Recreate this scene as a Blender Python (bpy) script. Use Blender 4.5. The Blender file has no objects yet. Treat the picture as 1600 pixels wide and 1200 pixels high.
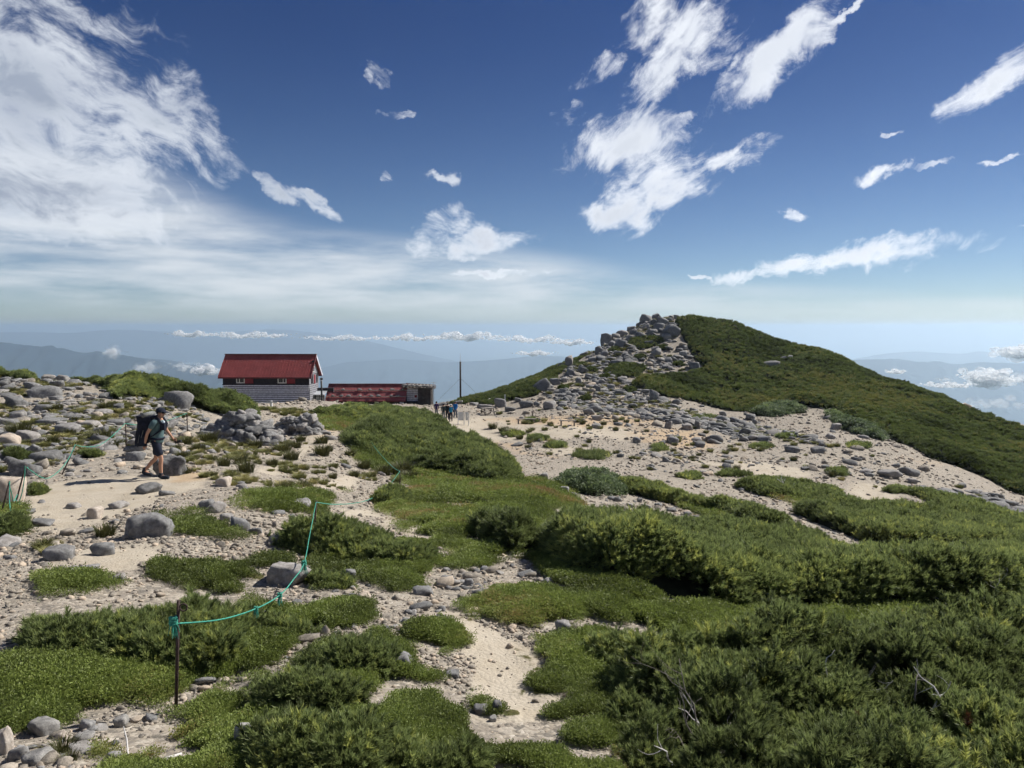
import bpy, bmesh, math, random
import numpy as np
from mathutils import Vector, Matrix, Euler

rng = np.random.default_rng(7)
random.seed(7)
R = math.radians
scene = bpy.context.scene
COL = scene.collection

# ------------------------------------------------------------------ camera
FPX = 1109.0                    # focal length in pixels of a 1600 px wide picture
PITCH = math.atan(90 / FPX)     # the horizon stands 90 px above the middle
cam_d = bpy.data.cameras.new('camera')
cam_d.sensor_width = 36.0
cam_d.lens = 36.0 * FPX / 1600.0
cam_d.clip_start = 0.05
cam_d.clip_end = 200000.0
cam = bpy.data.objects.new('camera', cam_d)
COL.objects.link(cam)
cam.location = (0, 0, 0)
cam.rotation_euler = (R(90) - PITCH, 0, 0)
scene.camera = cam

# ------------------------------------------------------------------ light and exposure
SUN_AZ = R(60)      # from straight ahead (+y) towards the right (+x)
SUN_EL = R(44)
SUN_STRENGTH = 4.5
SKY_STRENGTH = 0.06
scene.view_settings.view_transform = 'Standard'
scene.view_settings.look = 'None'
scene.view_settings.gamma = 1.0
scene.view_settings.use_curve_mapping = False
scene.view_settings.exposure = 0.6
scene.cycles.use_denoising = True
scene.cycles.use_adaptive_sampling = True
scene.cycles.adaptive_threshold = 0.03
scene.cycles.adaptive_min_samples = 24
scene.cycles.max_bounces = 5
scene.cycles.diffuse_bounces = 3
scene.cycles.glossy_bounces = 2
scene.cycles.transmission_bounces = 4
scene.cycles.volume_bounces = 1
scene.cycles.transparent_max_bounces = 40
scene.cycles.use_light_tree = False

sun_d = bpy.data.lights.new('sun', 'SUN')
sun_d.energy = SUN_STRENGTH
sun_d.angle = R(0.55)
sun_d.color = (1.0, 0.955, 0.88)
sun = bpy.data.objects.new('sun', sun_d)
COL.objects.link(sun)
sdir = Vector((math.sin(SUN_AZ) * math.cos(SUN_EL), math.cos(SUN_AZ) * math.cos(SUN_EL), math.sin(SUN_EL)))
sun.rotation_euler = sdir.to_track_quat('Z', 'Y').to_euler()


def pix_dir(px, py):
    cx, cy = (px - 800.0) / FPX, (600.0 - py) / FPX
    cp, sp = math.cos(PITCH), math.sin(PITCH)
    return np.array([cx, cp + cy * sp, -sp + cy * cp])


def at(px, py, Y):
    d = pix_dir(px, py)
    return d * (Y / d[1])


# ------------------------------------------------------------------ node helpers
class NT:
    """short-hand for building a node tree"""
    def __init__(self, tree):
        self.t = tree
        self.l = tree.links

    def n(self, typ, ins=None, **kw):
        nd = self.t.nodes.new(typ)
        for k, v in kw.items():
            setattr(nd, k, v)
        if ins:
            for k, v in ins.items():
                s = nd.inputs[k]
                if hasattr(v, 'is_linked') or hasattr(v, 'links'):
                    self.l.new(v, s)
                else:
                    s.default_value = v
        return nd

    def math(self, op, a, b=0.0, c=None, clamp=False):
        ins = {0: a, 1: b}
        if c is not None:
            ins[2] = c
        return self.n('ShaderNodeMath', ins, operation=op, use_clamp=clamp).outputs[0]

    def vmath(self, op, a, b=(0, 0, 0)):
        nd = self.n('ShaderNodeVectorMath', {0: a, 1: b}, operation=op)
        return nd.outputs['Value'] if op in ('LENGTH', 'DOT_PRODUCT', 'DISTANCE') else nd.outputs[0]

    def ramp(self, fac, stops, interp='LINEAR'):
        nd = self.n('ShaderNodeValToRGB', {0: fac})
        cr = nd.color_ramp
        cr.interpolation = interp
        while len(cr.elements) < len(stops):
            cr.elements.new(0.5)
        for e, (p, c) in zip(cr.elements, stops):
            e.position = p
            e.color = (c, c, c, 1) if not hasattr(c, '__len__') else (*c[:3], 1)
        return nd.outputs[0]

    def mix(self, fac, a, b, blend='MIX'):
        nd = self.n('ShaderNodeMix', data_type='RGBA', blend_type=blend)
        for k, v in ((0, fac), (6, a), (7, b)):
            s = nd.inputs[k]
            if hasattr(v, 'links'):
                self.l.new(v, s)
            else:
                s.default_value = (*v[:3], 1) if hasattr(v, '__len__') else v
        return nd.outputs[2]

    def mapr(self, v, a, b, c=0.0, d=1.0, smooth=True):
        nd = self.n('ShaderNodeMapRange', {0: v, 1: a, 2: b, 3: c, 4: d}, interpolation_type='SMOOTHSTEP' if smooth else 'LINEAR')
        return nd.outputs[0]

    def noise(self, vec, scale, detail=4, rough=0.55, dist=0.0, lac=2.0, dim='3D'):
        nd = self.n('ShaderNodeTexNoise', {'Scale': scale, 'Detail': detail, 'Roughness': rough, 'Distortion': dist, 'Lacunarity': lac}, noise_dimensions=dim)
        if vec is not None:
            self.l.new(vec, nd.inputs['Vector'])
        return nd.outputs[0]


# ------------------------------------------------------------------ world: Nishita sky with drifting clouds
world = bpy.data.worlds.new('World')
scene.world = world
world.use_nodes = True
wt = world.node_tree
wt.nodes.clear()
W = NT(wt)
tc = W.n('ShaderNodeTexCoord').outputs['Generated']
sky = W.n('ShaderNodeTexSky', sky_type='NISHITA')
sky.sun_disc = False
sky.sun_elevation = SUN_EL
sky.sun_rotation = SUN_AZ
sky.altitude = 2800.0
sky.air_density = 1.0
sky.dust_density = 1.4
sky.ozone_density = 2.0
sep = W.n('ShaderNodeSeparateXYZ', {0: tc})
dx, dy, dz = sep.outputs
az = W.math('ARCTAN2', dx, dy)
el = W.math('ARCSINE', dz)
ang = W.n('ShaderNodeCombineXYZ', {0: az, 1: el, 2: 0.0}).outputs[0]
zc = W.math('MAXIMUM', W.math('ADD', dz, 0.10), 0.03)
plane = W.n('ShaderNodeCombineXYZ', {0: W.math('DIVIDE', dx, zc), 1: W.math('DIVIDE', dy, zc), 2: 0.0}).outputs[0]

# cloud patches: (pixel x, y, half width, half height, tilt, strength)
PATCH_SOLID = [
    (40, 120, 350, 215, -22, 1.35), (215, 200, 170, 110, -20, 1.2), (60, 290, 350, 85, -6, 1.05),
    (475, 312, 75, 17, -25, 0.62), (1065, 45, 110, 75, 0, 0.95), (1035, 105, 85, 45, 30, 0.7), (1215, 85, 135, 42, 36, 1.05),
    (1330, 10, 60, 10, 34, 0.85), (965, 228, 130, 58, 4, 1.05), (1030, 278, 105, 66, 10, 1.15), (1140, 250, 100, 22, 14, 0.95), (990, 310, 80, 50, 40, 0.9),
    (965, 338, 75, 32, -8, 0.95), (890, 180, 45, 22, 25, 0.45), (1055, 190, 40, 12, 15, 0.4), (1555, 125, 125, 38, 31, 1.15), (1340, 402, 215, 27, 7, 1.0),
    (1190, 430, 90, 15, 3, 0.85), (1255, 415, 120, 22, 6, 0.9), (1370, 270, 55, 15, 5, 0.85), (1440, 258, 75, 9, 8, 0.7), (1560, 245, 60, 7, 6, 0.65), (1237, 335, 36, 11, 4, 0.75),
    (745, 375, 140, 27, 4, 0.78), (690, 355, 60, 30, 30, 0.5), (590, 118, 38, 22, -20, 0.55), (617, 176, 34, 9, 0, 0.4), (693, 274, 30, 14, -6, 0.9),
    (608, 275, 19, 13, -30, 0.6), (800, 427, 120, 7, 2, 0.6), (1090, 437, 22, 4, 0, 0.6), (1410, 207, 28, 5, 4, 0.6),
    (925, 115, 60, 26, 20, 0.42), (1240, 487, 14, 2, 0, 0.5), (1640, 350, 60, 4, 3, 0.6),
]
PATCH_VEIL = [(200, 400, 800, 130, -9, 1.0), (600, 440, 620, 85, -4, 1.0), (60, 330, 560, 150, -12, 0.9), (850, 485, 620, 55, 0, 0.95), (1350, 500, 620, 40, 0, 0.6)]


rag = W.n('ShaderNodeTexNoise', {'Vector': ang, 'Scale': 20.0, 'Detail': 5, 'Roughness': 0.62}, noise_dimensions='2D')
rv = W.vmath('SCALE', W.vmath('SUBTRACT', rag.outputs['Color'], (0.5, 0.5, 0.5)))
rv.node.inputs['Scale'].default_value = 0.045
ang_r = W.vmath('ADD', ang, W.vmath('MULTIPLY', rv, (1.6, 0.8, 1.0)))


def patch_field(lst, co=None):
    co = co or ang_r
    acc = None
    for (px, py, rx, ry, tilt, stg) in lst:
        d = pix_dir(px, py)
        d = d / np.linalg.norm(d)
        a0, e0 = math.atan2(d[0], d[1]), math.asin(d[2])
        d2 = pix_dir(px + 1, py)
        d2 = d2 / np.linalg.norm(d2)
        k = abs(math.atan2(d2[0], d2[1]) - a0)
        d3 = pix_dir(px, py - 1)
        d3 = d3 / np.linalg.norm(d3)
        ke = abs(math.asin(d3[2]) - e0)
        mp = W.n('ShaderNodeMapping', {'Vector': co, 'Location': (a0, e0, 0), 'Rotation': (0, 0, R(tilt)), 'Scale': (rx * k, ry * ke, 1)}, vector_type='TEXTURE').outputs[0]
        ln = W.vmath('LENGTH', mp)
        v = W.math('MINIMUM', W.math('MINIMUM', W.math('MULTIPLY_ADD', ln, -1.3, 1.3), stg), W.math('MULTIPLY_ADD', ln, -2.6, 2.6))
        acc = v if acc is None else W.math('MAXIMUM', acc, v)
    return acc


warp = W.n('ShaderNodeTexNoise', {'Vector': ang, 'Scale': 9.0, 'Detail': 2, 'Roughness': 0.5}, noise_dimensions='2D')
wv = W.vmath('SCALE', W.vmath('SUBTRACT', warp.outputs['Color'], (0.5, 0.5, 0.5)))
wv.node.inputs['Scale'].default_value = 0.07
ang_w = W.vmath('ADD', ang, wv)
turn = W.n('ShaderNodeVectorRotate', {'Vector': ang_w, 'Angle': W.mapr(az, -0.5, 0.35, R(16), R(-26))}, rotation_type='Z_AXIS').outputs[0]
streak = W.vmath('MULTIPLY', turn, (0.58, 1.25, 1.0))
n_big = W.noise(streak, 8.0, 3, 0.5, dim='2D')
n_fine = W.noise(streak, 30.0, 6, 0.66, dim='2D')
solid = patch_field(PATCH_SOLID)
# the same kind of broken cloud goes on all round, out of the frame
behind = W.mapr(W.math('ABSOLUTE', az), 0.68, 0.95)
wide = W.math('ADD', W.math('MULTIPLY_ADD', W.noise(plane, 0.55, 2, 0.5, dim='2D'), 4.0, -1.9), W.math('MULTIPLY_ADD', behind, 4.0, -4.0))
solid = W.math('MAXIMUM', solid, wide)
nn = W.math('ADD', W.math('MULTIPLY', W.math('SUBTRACT', n_big, 0.5), 1.5), W.math('MULTIPLY', W.math('SUBTRACT', n_fine, 0.5), 1.9))
dens = W.mapr(W.math('ADD', solid, nn), 0.08, 1.25)
veil = patch_field(PATCH_VEIL, ang)
vst = W.n('ShaderNodeMapping', {'Vector': ang, 'Rotation': (0, 0, R(10)), 'Scale': (0.3, 1.9, 1)}).outputs[0]
n_veil = W.noise(vst, 14.0, 6, 0.6, dim='2D')
vd = W.math('MULTIPLY', W.mapr(veil, 0.0, 0.70), W.mapr(n_veil, 0.12, 0.74))
vd = W.math('MULTIPLY', vd, 0.78)
fade = W.mapr(el, 0.005, 0.05)
dens = W.math('MULTIPLY', dens, fade)
vd = W.math('MULTIPLY', vd, W.mapr(el, -0.01, 0.05))
# thin edges glow, thick middles are grey
core = W.mapr(W.math('ADD', W.math('ADD', solid, W.math('MULTIPLY', W.math('SUBTRACT', n_big, 0.5), 2.2)), W.math('MULTIPLY', W.math('SUBTRACT', n_fine, 0.5), 1.6)), 0.35, 1.45)
sunward = W.mapr(az, -0.70, 0.45)
grey = W.math('MULTIPLY', core, W.math('MULTIPLY_ADD', sunward, -0.42, 0.92))
ccol = W.mix(grey, (0.80, 0.82, 0.85), (0.25, 0.29, 0.37))
ccol = W.mix(sunward, W.mix(1.0, ccol, (0.80, 0.82, 0.84), 'MULTIPLY'), ccol)
skyc = W.mix(1.0, sky.outputs[0], (SKY_STRENGTH,) * 3, 'MULTIPLY')
# clear and deep blue overhead, milky towards the horizon
tint_ = W.mix(W.mapr(el, 0.0, 0.42), (0.74, 0.80, 0.86), (0.275, 0.40, 0.64))
skyc = W.mix(1.0, skyc, tint_, 'MULTIPLY')
vcol = W.mix(vd, skyc, (0.56, 0.585, 0.61))
fin = W.mix(dens, vcol, ccol)
bg = W.n('ShaderNodeBackground', {'Color': fin, 'Strength': 1.0})
wo = W.n('ShaderNodeOutputWorld', {'Surface': bg.outputs[0]})
world.cycles.sampling_method = 'MANUAL'
world.cycles.sample_map_resolution = 512

# ------------------------------------------------------------------ noise in numpy
def _hash(ix, iy, iz, seed):
    h = (ix.astype(np.int64) * 374761393 + iy.astype(np.int64) * 668265263 + iz.astype(np.int64) * 2147483647 + seed * 974634777) & 0xFFFFFFFF
    h = ((h ^ (h >> 13)) * 1274126177) & 0xFFFFFFFF
    h = (h ^ (h >> 16)) & 0xFFFFFFFF
    return h.astype(np.float64) / 4294967295.0


def vnoise(x, y, z=None, seed=0):
    x = np.asarray(x, float)
    y = np.asarray(y, float)
    z = np.zeros_like(x) if z is None else np.asarray(z, float)
    ix, iy, iz = np.floor(x), np.floor(y), np.floor(z)
    fx, fy, fz = x - ix, y - iy, z - iz
    fx, fy, fz = [f * f * f * (f * (f * 6 - 15) + 10) for f in (fx, fy, fz)]
    def c(i, j, k):
        return _hash(ix + i, iy + j, iz + k, seed)
    a = c(0, 0, 0) * (1 - fx) + c(1, 0, 0) * fx
    b = c(0, 1, 0) * (1 - fx) + c(1, 1, 0) * fx
    lo = a * (1 - fy) + b * fy
    if not z.any():
        return lo * 2 - 1
    a = c(0, 0, 1) * (1 - fx) + c(1, 0, 1) * fx
    b = c(0, 1, 1) * (1 - fx) + c(1, 1, 1) * fx
    hi = a * (1 - fy) + b * fy
    return (lo * (1 - fz) + hi * fz) * 2 - 1


def fbm(x, y, z=None, octv=4, seed=0, gain=0.5):
    s, amp, tot, f = 0.0, 1.0, 0.0, 1.0
    for o in range(octv):
        s = s + amp * vnoise(np.asarray(x) * f, np.asarray(y) * f, None if z is None else np.asarray(z) * f, seed + o * 17)
        tot += amp
        amp *= gain
        f *= 2.03
    return s / tot


def sstep(a, b, v):
    t = np.clip((v - a) / (b - a), 0, 1)
    return t * t * (3 - 2 * t)


# ------------------------------------------------------------------ terrain heights
# (pixel x, pixel y, depth in metres) of bare ground
CP = [
    # bottom of the frame and the near ground
    (-150, 1200, 4.2), (100, 1200, 4.15), (400, 1200, 4.1), (700, 1200, 4.2), (960, 1215, 4.2), (1150, 1260, 4.2), (1400, 1290, 4.2), (1750, 1300, 4.3),
    (275, 1112, 5.2), (0, 1030, 6.0), (100, 930, 7.8), (550, 1050, 5.7), (820, 1080, 5.7), (700, 960, 7.6), (940, 930, 8.7), (1000, 975, 7.7), (870, 885, 10.4),
    (1150, 1050, 6.9), (1300, 1040, 7.2), (1600, 1060, 7.2), (1130, 960, 9.3), (1350, 965, 10.2), (1650, 965, 10.5),
    (480, 885, 9.9), (300, 850, 10.8), (-50, 860, 10.5), (150, 830, 12.0), (650, 880, 10.5), (560, 822, 15.0), (400, 785, 14.5), (760, 850, 12.6),
    # middle ground
    (247, 749, 17.5), (40, 792, 14.6), (-100, 770, 15.5), (120, 700, 22.5), (-100, 690, 22.5), (330, 720, 21.5), (200, 650, 31), (20, 640, 31), (420, 745, 19.5),
    (370, 690, 32), (455, 678, 37), (300, 640, 38), (520, 690, 33), (625, 768, 23), (580, 716, 31), (700, 752, 29), (830, 770, 24.5), (800, 815, 16.5),
    (100, 600, 44), (0, 588, 46), (-150, 585, 46), (170, 600, 45), (270, 612, 48), (370, 632, 54), (430, 633, 74), (540, 660, 47),
    (500, 637, 79), (620, 632, 84), (690, 636, 82),
    (1000, 797, 28), (900, 768, 31), (900, 745, 37), (760, 700, 50), (1000, 700, 52), (711, 653, 71), (850, 662, 65), (1000, 652, 72), (780, 635, 84),
    (1200, 765, 40), (1130, 805, 30), (1300, 722, 52), (1500, 775, 45), (1650, 815, 44), (1400, 805, 38), (1000, 850, 18), (1250, 850, 22), (1450, 880, 22), (1650, 900, 21),
    (1250, 905, 15), (1500, 915, 15.5),
    # the hill
    (930, 603, 92), (1050, 640, 77), (1150, 638, 85), (1100, 577, 101), (1020, 545, 108), (1300, 645, 80), (1450, 705, 66), (1650, 790, 56), (1200, 560, 108), (1350, 610, 95), (1500, 670, 82),
    (720, 622, 95), (800, 603, 103), (870, 575, 111), (940, 542, 118), (1000, 508, 123), (1045, 491, 126), (1150, 502, 124), (1300, 555, 117), (1450, 615, 107), (1600, 672, 97), (1800, 745, 85),
    # beyond the edges the ground drops away
    (-150, 640, 62), (0, 645, 62), (170, 665, 62), (290, 668, 66), (370, 690, 76), (470, 672, 98), (600, 672, 106), (700, 672, 112), (800, 680, 135), (940, 680, 155), (1045, 660, 165),
    (1150, 670, 162), (1300, 720, 152), (1450, 780, 140), (1600, 840, 128), (1800, 900, 115),
]
for _px in range(-200, 1900, 260):
    CP.append((_px, 1000, 330))
cp = np.array([at(*c) for c in CP])
cr = np.hypot(cp[:, 0], cp[:, 1])
AS = 2.6
cA, cL, cT = np.arctan2(cp[:, 0], cp[:, 1]) * AS, np.log(cr), cp[:, 2] / cr


def _phi(d2):
    return 0.5 * d2 * np.log(d2 + 1e-12)


_K = _phi((cA[:, None] - cA[None]) ** 2 + (cL[:, None] - cL[None]) ** 2) + np.eye(len(cA)) * 0.004
_P = np.stack([np.ones_like(cA), cA, cL], 1)
_M = np.block([[_K, _P], [_P.T, np.zeros((3, 3))]])
_sol = np.linalg.solve(_M, np.concatenate([cT, np.zeros(3)]))


def base_height(x, y):
    x = np.asarray(x, float)
    y = np.asarray(y, float)
    sh = x.shape
    x, y = x.ravel(), y.ravel()
    r = np.hypot(x, y) + 1e-9
    a = np.arctan2(x, y)
    ac = np.sign(a) * np.where(np.abs(a) < 0.62, np.abs(a), 0.62 + 0.16 * np.tanh((np.abs(a) - 0.62) / 0.3))
    rc = np.clip(r, 4.3, 300)
    L = np.log(rc)
    t = _sol[-3] + _sol[-2] * ac * AS + _sol[-1] * L
    for i in range(len(cA)):
        t = t + _sol[i] * _phi((ac * AS - cA[i]) ** 2 + (L - cL[i]) ** 2)
    z = t * rc
    near = sstep(0.0, 4.3, r)
    z = np.where(r < 4.3, -1.7 * (1 - near) + z * near, z)
    far = -1150 * (1 - np.exp(-r / 1700.0)) + 60 * fbm(x / 900, y / 900, octv=5, seed=5) * sstep(300, 1200, r)
    k = sstep(math.log(170), math.log(420), np.log(r))
    z = z * (1 - k) + far * k
    bk = sstep(1.0, 1.7, np.abs(a)) * sstep(3, 14, r)
    z = z * (1 - bk) + (-1.7 + 0.05 * np.minimum(r, 60) - np.maximum(r - 60, 0) * 0.4) * bk * (r < 400) + z * bk * (r >= 400)
    return z.reshape(sh)


def detail_height(x, y, r):
    d = 0.10 * fbm(x / 2.6, y / 2.6, octv=3, seed=11) * sstep(5, 14, r)
    d = d + 0.035 * fbm(x / 0.7, y / 0.7, octv=3, seed=23)
    d = d + 0.35 * fbm(x / 9.0, y / 9.0, octv=3, seed=31) * sstep(25, 60, r)
    return d


# polar sheet: fine in front, coarse behind, from under the feet to the horizon
a_f = np.concatenate([np.linspace(-math.pi, -0.86, 40)[:-1], np.linspace(-0.86, 0.86, 560), np.linspace(0.86, math.pi, 40)[1:]])
l_f = np.concatenate([np.linspace(math.log(0.4), math.log(3.2), 14)[:-1], np.linspace(math.log(3.2), math.log(175), 520)[:-1], np.linspace(math.log(175), math.log(400), 30)[:-1], np.linspace(math.log(400), math.log(90000), 70)])
GA, GL = np.meshgrid(a_f, l_f)
GR = np.exp(GL)
GX, GY = GR * np.sin(GA), GR * np.cos(GA)
GZ = base_height(GX, GY)
GZ = GZ + detail_height(GX, GY, GR) * sstep(400, 200, GR)
GZ[:, -1] = GZ[:, 0]


def ground(x, y):
    """height of the built sheet (bilinear in the polar grid)"""
    x = np.asarray(x, float)
    y = np.asarray(y, float)
    r = np.maximum(np.hypot(x, y), 0.41)
    a = np.arctan2(x, y)
    fi = np.interp(a, a_f, np.arange(len(a_f)))
    fj = np.interp(np.log(r), l_f, np.arange(len(l_f)))
    i = np.clip(fi.astype(int), 0, len(a_f) - 2)
    j = np.clip(fj.astype(int), 0, len(l_f) - 2)
    u, v = fi - i, fj - j
    return (GZ[j, i] * (1 - u) + GZ[j, i + 1] * u) * (1 - v) + (GZ[j + 1, i] * (1 - u) + GZ[j + 1, i + 1] * u) * v


def g1(x, y):
    return float(ground(np.array([x]), np.array([y]))[0])


_ts = np.exp(np.linspace(math.log(3.0), math.log(320), 1500))


def hit(px, py, h=0.0):
    """where the sight line through a pixel of the photograph meets the ground (raised by h)"""
    d = pix_dir(px, py)
    d = d / d[1]
    x, y, z = d[0] * _ts, _ts, d[2] * _ts
    below = z < ground(x, y) + h
    k = int(np.argmax(below)) if below.any() else len(_ts) - 1
    if not below.any():
        k = int(np.argmin(z - ground(x, y)))
    return np.array([x[k], y[k], g1(x[k], y[k])])


def ppm(p):
    """pixels of the photograph per metre at a point"""
    return FPX / p[1]


def in_poly(x, y, poly):
    inside = np.zeros(x.shape, bool)
    n = len(poly)
    j = n - 1
    for i in range(n):
        xi, yi = poly[i]
        xj, yj = poly[j]
        c = ((yi > y) != (yj > y)) & (x < (xj - xi) * (y - yi) / (yj - yi + 1e-12) + xi)
        inside ^= c
        j = i
    return inside


def poly_dist(x, y, poly):
    """signed distance to a polygon, positive inside"""
    best = np.full(x.shape, 1e18)
    n = len(poly)
    for i in range(n):
        ax, ay = poly[i]
        bx, by = poly[(i + 1) % n]
        ex, ey = bx - ax, by - ay
        t = np.clip(((x - ax) * ex + (y - ay) * ey) / (ex * ex + ey * ey + 1e-12), 0, 1)
        best = np.minimum(best, (x - ax - t * ex) ** 2 + (y - ay - t * ey) ** 2)
    d = np.sqrt(best)
    return np.where(in_poly(x, y, poly), d, -d)


def zone(pts, h=0.0):
    """pixel outline -> outline on the ground; a third number raises that corner's sight line target"""
    out = []
    for p in pts:
        q = hit(p[0], p[1], p[2] if len(p) > 2 else h)
        out.append((q[0], q[1]))
    return out


# ------------------------------------------------------------------ object helpers
def link(o, parent=None):
    COL.objects.link(o)
    if parent is not None:
        o.parent = parent
    return o


def tag(o, label=None, cat=None, group=None, kind=None):
    if label:
        o['label'] = label
    if cat:
        o['category'] = cat
    if group:
        o['group'] = group
    if kind:
        o['kind'] = kind
    return o


def mesh_np(name, verts, faces, mats=(), smooth=False):
    me = bpy.data.meshes.new(name)
    me.from_pydata([tuple(v) for v in verts], [], [tuple(f) for f in faces])
    for m in mats:
        me.materials.append(m)
    if smooth:
        me.polygons.foreach_set('use_smooth', [True] * len(me.polygons))
    me.update()
    return me


def grid_mesh(name, X, Y, Z, mats=(), smooth=True):
    """mesh from 2-d arrays"""
    nj, ni = X.shape
    co = np.stack([X, Y, Z], -1).reshape(-1, 3)
    idx = np.arange(nj * ni).reshape(nj, ni)
    q = np.stack([idx[:-1, :-1], idx[:-1, 1:], idx[1:, 1:], idx[1:, :-1]], -1).reshape(-1, 4)
    me = bpy.data.meshes.new(name)
    me.vertices.add(len(co))
    me.vertices.foreach_set('co', co.ravel())
    me.loops.add(q.size)
    me.loops.foreach_set('vertex_index', q.ravel().astype(np.int32))
    me.polygons.add(len(q))
    me.polygons.foreach_set('loop_start', (np.arange(len(q)) * 4).astype(np.int32))
    for m in mats:
        me.materials.append(m)
    me.update(calc_edges=True)
    if smooth:
        me.polygons.foreach_set('use_smooth', np.ones(len(q), bool))
    me.validate()
    return me


def set_attr(me, name, vals):
    at_ = me.attributes.new(name, 'FLOAT', 'POINT')
    at_.data.foreach_set('value', np.asarray(vals, np.float32).ravel())


def obj(name, me, parent=None):
    return link(bpy.data.objects.new(name, me), parent)


def empty(name, loc=(0, 0, 0), rz=0.0):
    o = bpy.data.objects.new(name, None)
    o.empty_display_size = 0.2
    o.location = loc
    o.rotation_euler = (0, 0, rz)
    return link(o)


class MB:
    """collects boxes, tubes and prisms into one mesh"""
    def __init__(self):
        self.v, self.f, self.mi = [], [], []
        self.cur = 0

    def add(self, vs, fs):
        o = len(self.v)
        self.v += [tuple(p) for p in vs]
        self.f += [tuple(i + o for i in f) for f in fs]
        self.mi += [self.cur] * len(fs)
        return self

    def box(self, c, s, rot=None):
        hx, hy, hz = s[0] / 2, s[1] / 2, s[2] / 2
        vs = [Vector((sx * hx, sy * hy, sz * hz)) for sz in (-1, 1) for sy in (-1, 1) for sx in (-1, 1)]
        if rot is not None:
            m = Euler(rot).to_matrix()
            vs = [m @ v for v in vs]
        vs = [v + Vector(c) for v in vs]
        return self.add(vs, [(0, 2, 3, 1), (4, 5, 7, 6), (0, 1, 5, 4), (2, 6, 7, 3), (0, 4, 6, 2), (1, 3, 7, 5)])

    def beam(self, a, b, w, h, up=(0, 0, 1)):
        a, b = Vector(a), Vector(b)
        d = (b - a)
        L = d.length
        d.normalize()
        up = Vector(up)
        s = d.cross(up)
        if s.length < 1e-5:
            s = d.cross(Vector((1, 0, 0)))
        s.normalize()
        u = s.cross(d)
        vs = []
        for p in (a, b):
            for k in ((-1, -1), (1, -1), (1, 1), (-1, 1)):
                vs.append(p + s * (k[0] * w / 2) + u * (k[1] * h / 2))
        return self.add(vs, [(3, 2, 1, 0), (4, 5, 6, 7), (0, 1, 5, 4), (1, 2, 6, 5), (2, 3, 7, 6), (3, 0, 4, 7)])

    def tube(self, pts, rad, n=8, cap=True):
        pts = [Vector(p) for p in pts]
        rad = rad if hasattr(rad, '__len__') else [rad] * len(pts)
        o = len(self.v)
        prev = None
        for i, p in enumerate(pts):
            d = (pts[min(i + 1, len(pts) - 1)] - pts[max(i - 1, 0)])
            if d.length < 1e-9:
                d = Vector((0, 0, 1))
            d.normalize()
            if prev is None:
                s = d.cross(Vector((0, 0, 1)))
                if s.length < 0.05:
                    s = d.cross(Vector((1, 0, 0)))
            else:
                s = prev - d * prev.dot(d)
            s.normalize()
            prev = s
            u = d.cross(s)
            for k in range(n):
                a = 2 * math.pi * k / n
                self.v.append(tuple(p + (s * math.cos(a) + u * math.sin(a)) * rad[i]))
        fs = []
        for i in range(len(pts) - 1):
            for k in range(n):
                k2 = (k + 1) % n
                fs.append((o + i * n + k, o + i * n + k2, o + (i + 1) * n + k2, o + (i + 1) * n + k))
        if cap:
            fs.append(tuple(o + k for k in range(n))[::-1])
            fs.append(tuple(o + (len(pts) - 1) * n + k for k in range(n)))
        self.f += fs
        self.mi += [self.cur] * len(fs)
        return self

    def prism(self, outline, axis_vec):
        """closed outline of 3-d points extruded along a vector"""
        n = len(outline)
        ax = Vector(axis_vec)
        a = [Vector(p) for p in outline]
        vs = a + [p + ax for p in a]
        fs = [tuple(range(n))[::-1], tuple(range(n, 2 * n))] + [(i, (i + 1) % n, n + (i + 1) % n, n + i) for i in range(n)]
        return self.add(vs, fs)

    def mesh(self, name, mats, smooth=False):
        if not isinstance(mats, (list, tuple)):
            mats = [mats]
        me = mesh_np(name, self.v, self.f, mats, smooth)
        if any(self.mi):
            me.polygons.foreach_set('material_index', self.mi)
        bm = bmesh.new()
        bm.from_mesh(me)
        bmesh.ops.recalc_face_normals(bm, faces=bm.faces)
        bm.to_mesh(me)
        bm.free()
        return me

    def build(self, name, mats, parent=None, smooth=False):
        return obj(name, self.mesh(name, mats, smooth), parent)


# ------------------------------------------------------------------ materials
def material(name):
    m = bpy.data.materials.new(name)
    m.use_nodes = True
    m.node_tree.nodes.clear()
    return m, NT(m.node_tree)


def finish(T, bsdf, disp=None):
    o = T.n('ShaderNodeOutputMaterial', {'Surface': bsdf})
    return o


def principled(T, color, rough=0.8, bump=None, bump_strength=0.3, bump_dist=0.02, **extra):
    p = T.n('ShaderNodeBsdfPrincipled')
    for k, v in (('Base Color', color), ('Roughness', rough)):
        if hasattr(v, 'links'):
            T.l.new(v, p.inputs[k])
        else:
            p.inputs[k].default_value = (*v[:3], 1) if hasattr(v, '__len__') else v
    for k, v in extra.items():
        p.inputs[k.replace('_', ' ')].default_value = v
    if bump is not None:
        b = T.n('ShaderNodeBump', {'Height': bump, 'Strength': bump_strength, 'Distance': bump_dist})
        T.l.new(b.outputs[0], p.inputs['Normal'])
    return p.outputs[0]


def plain(name, color, rough=0.8, var=0.12, scale=3.0, spec=0.3, metal=0.0, bump=0.0):
    """a painted or solid surface with slight unevenness and wear"""
    m, T = material(name)
    co = T.n('ShaderNodeTexCoord').outputs['Object']
    n = T.noise(co, scale, 6, 0.6)
    c = T.mix(T.mapr(n, 0.3, 0.7), tuple(k * (1 - var) for k in color), tuple(min(1, k * (1 + var)) for k in color))
    b = principled(T, c, rough, n if bump else None, bump, 0.01)
    b.node.inputs['Specular IOR Level'].default_value = spec
    b.node.inputs['Metallic'].default_value = metal
    finish(T, b)
    return m


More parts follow.
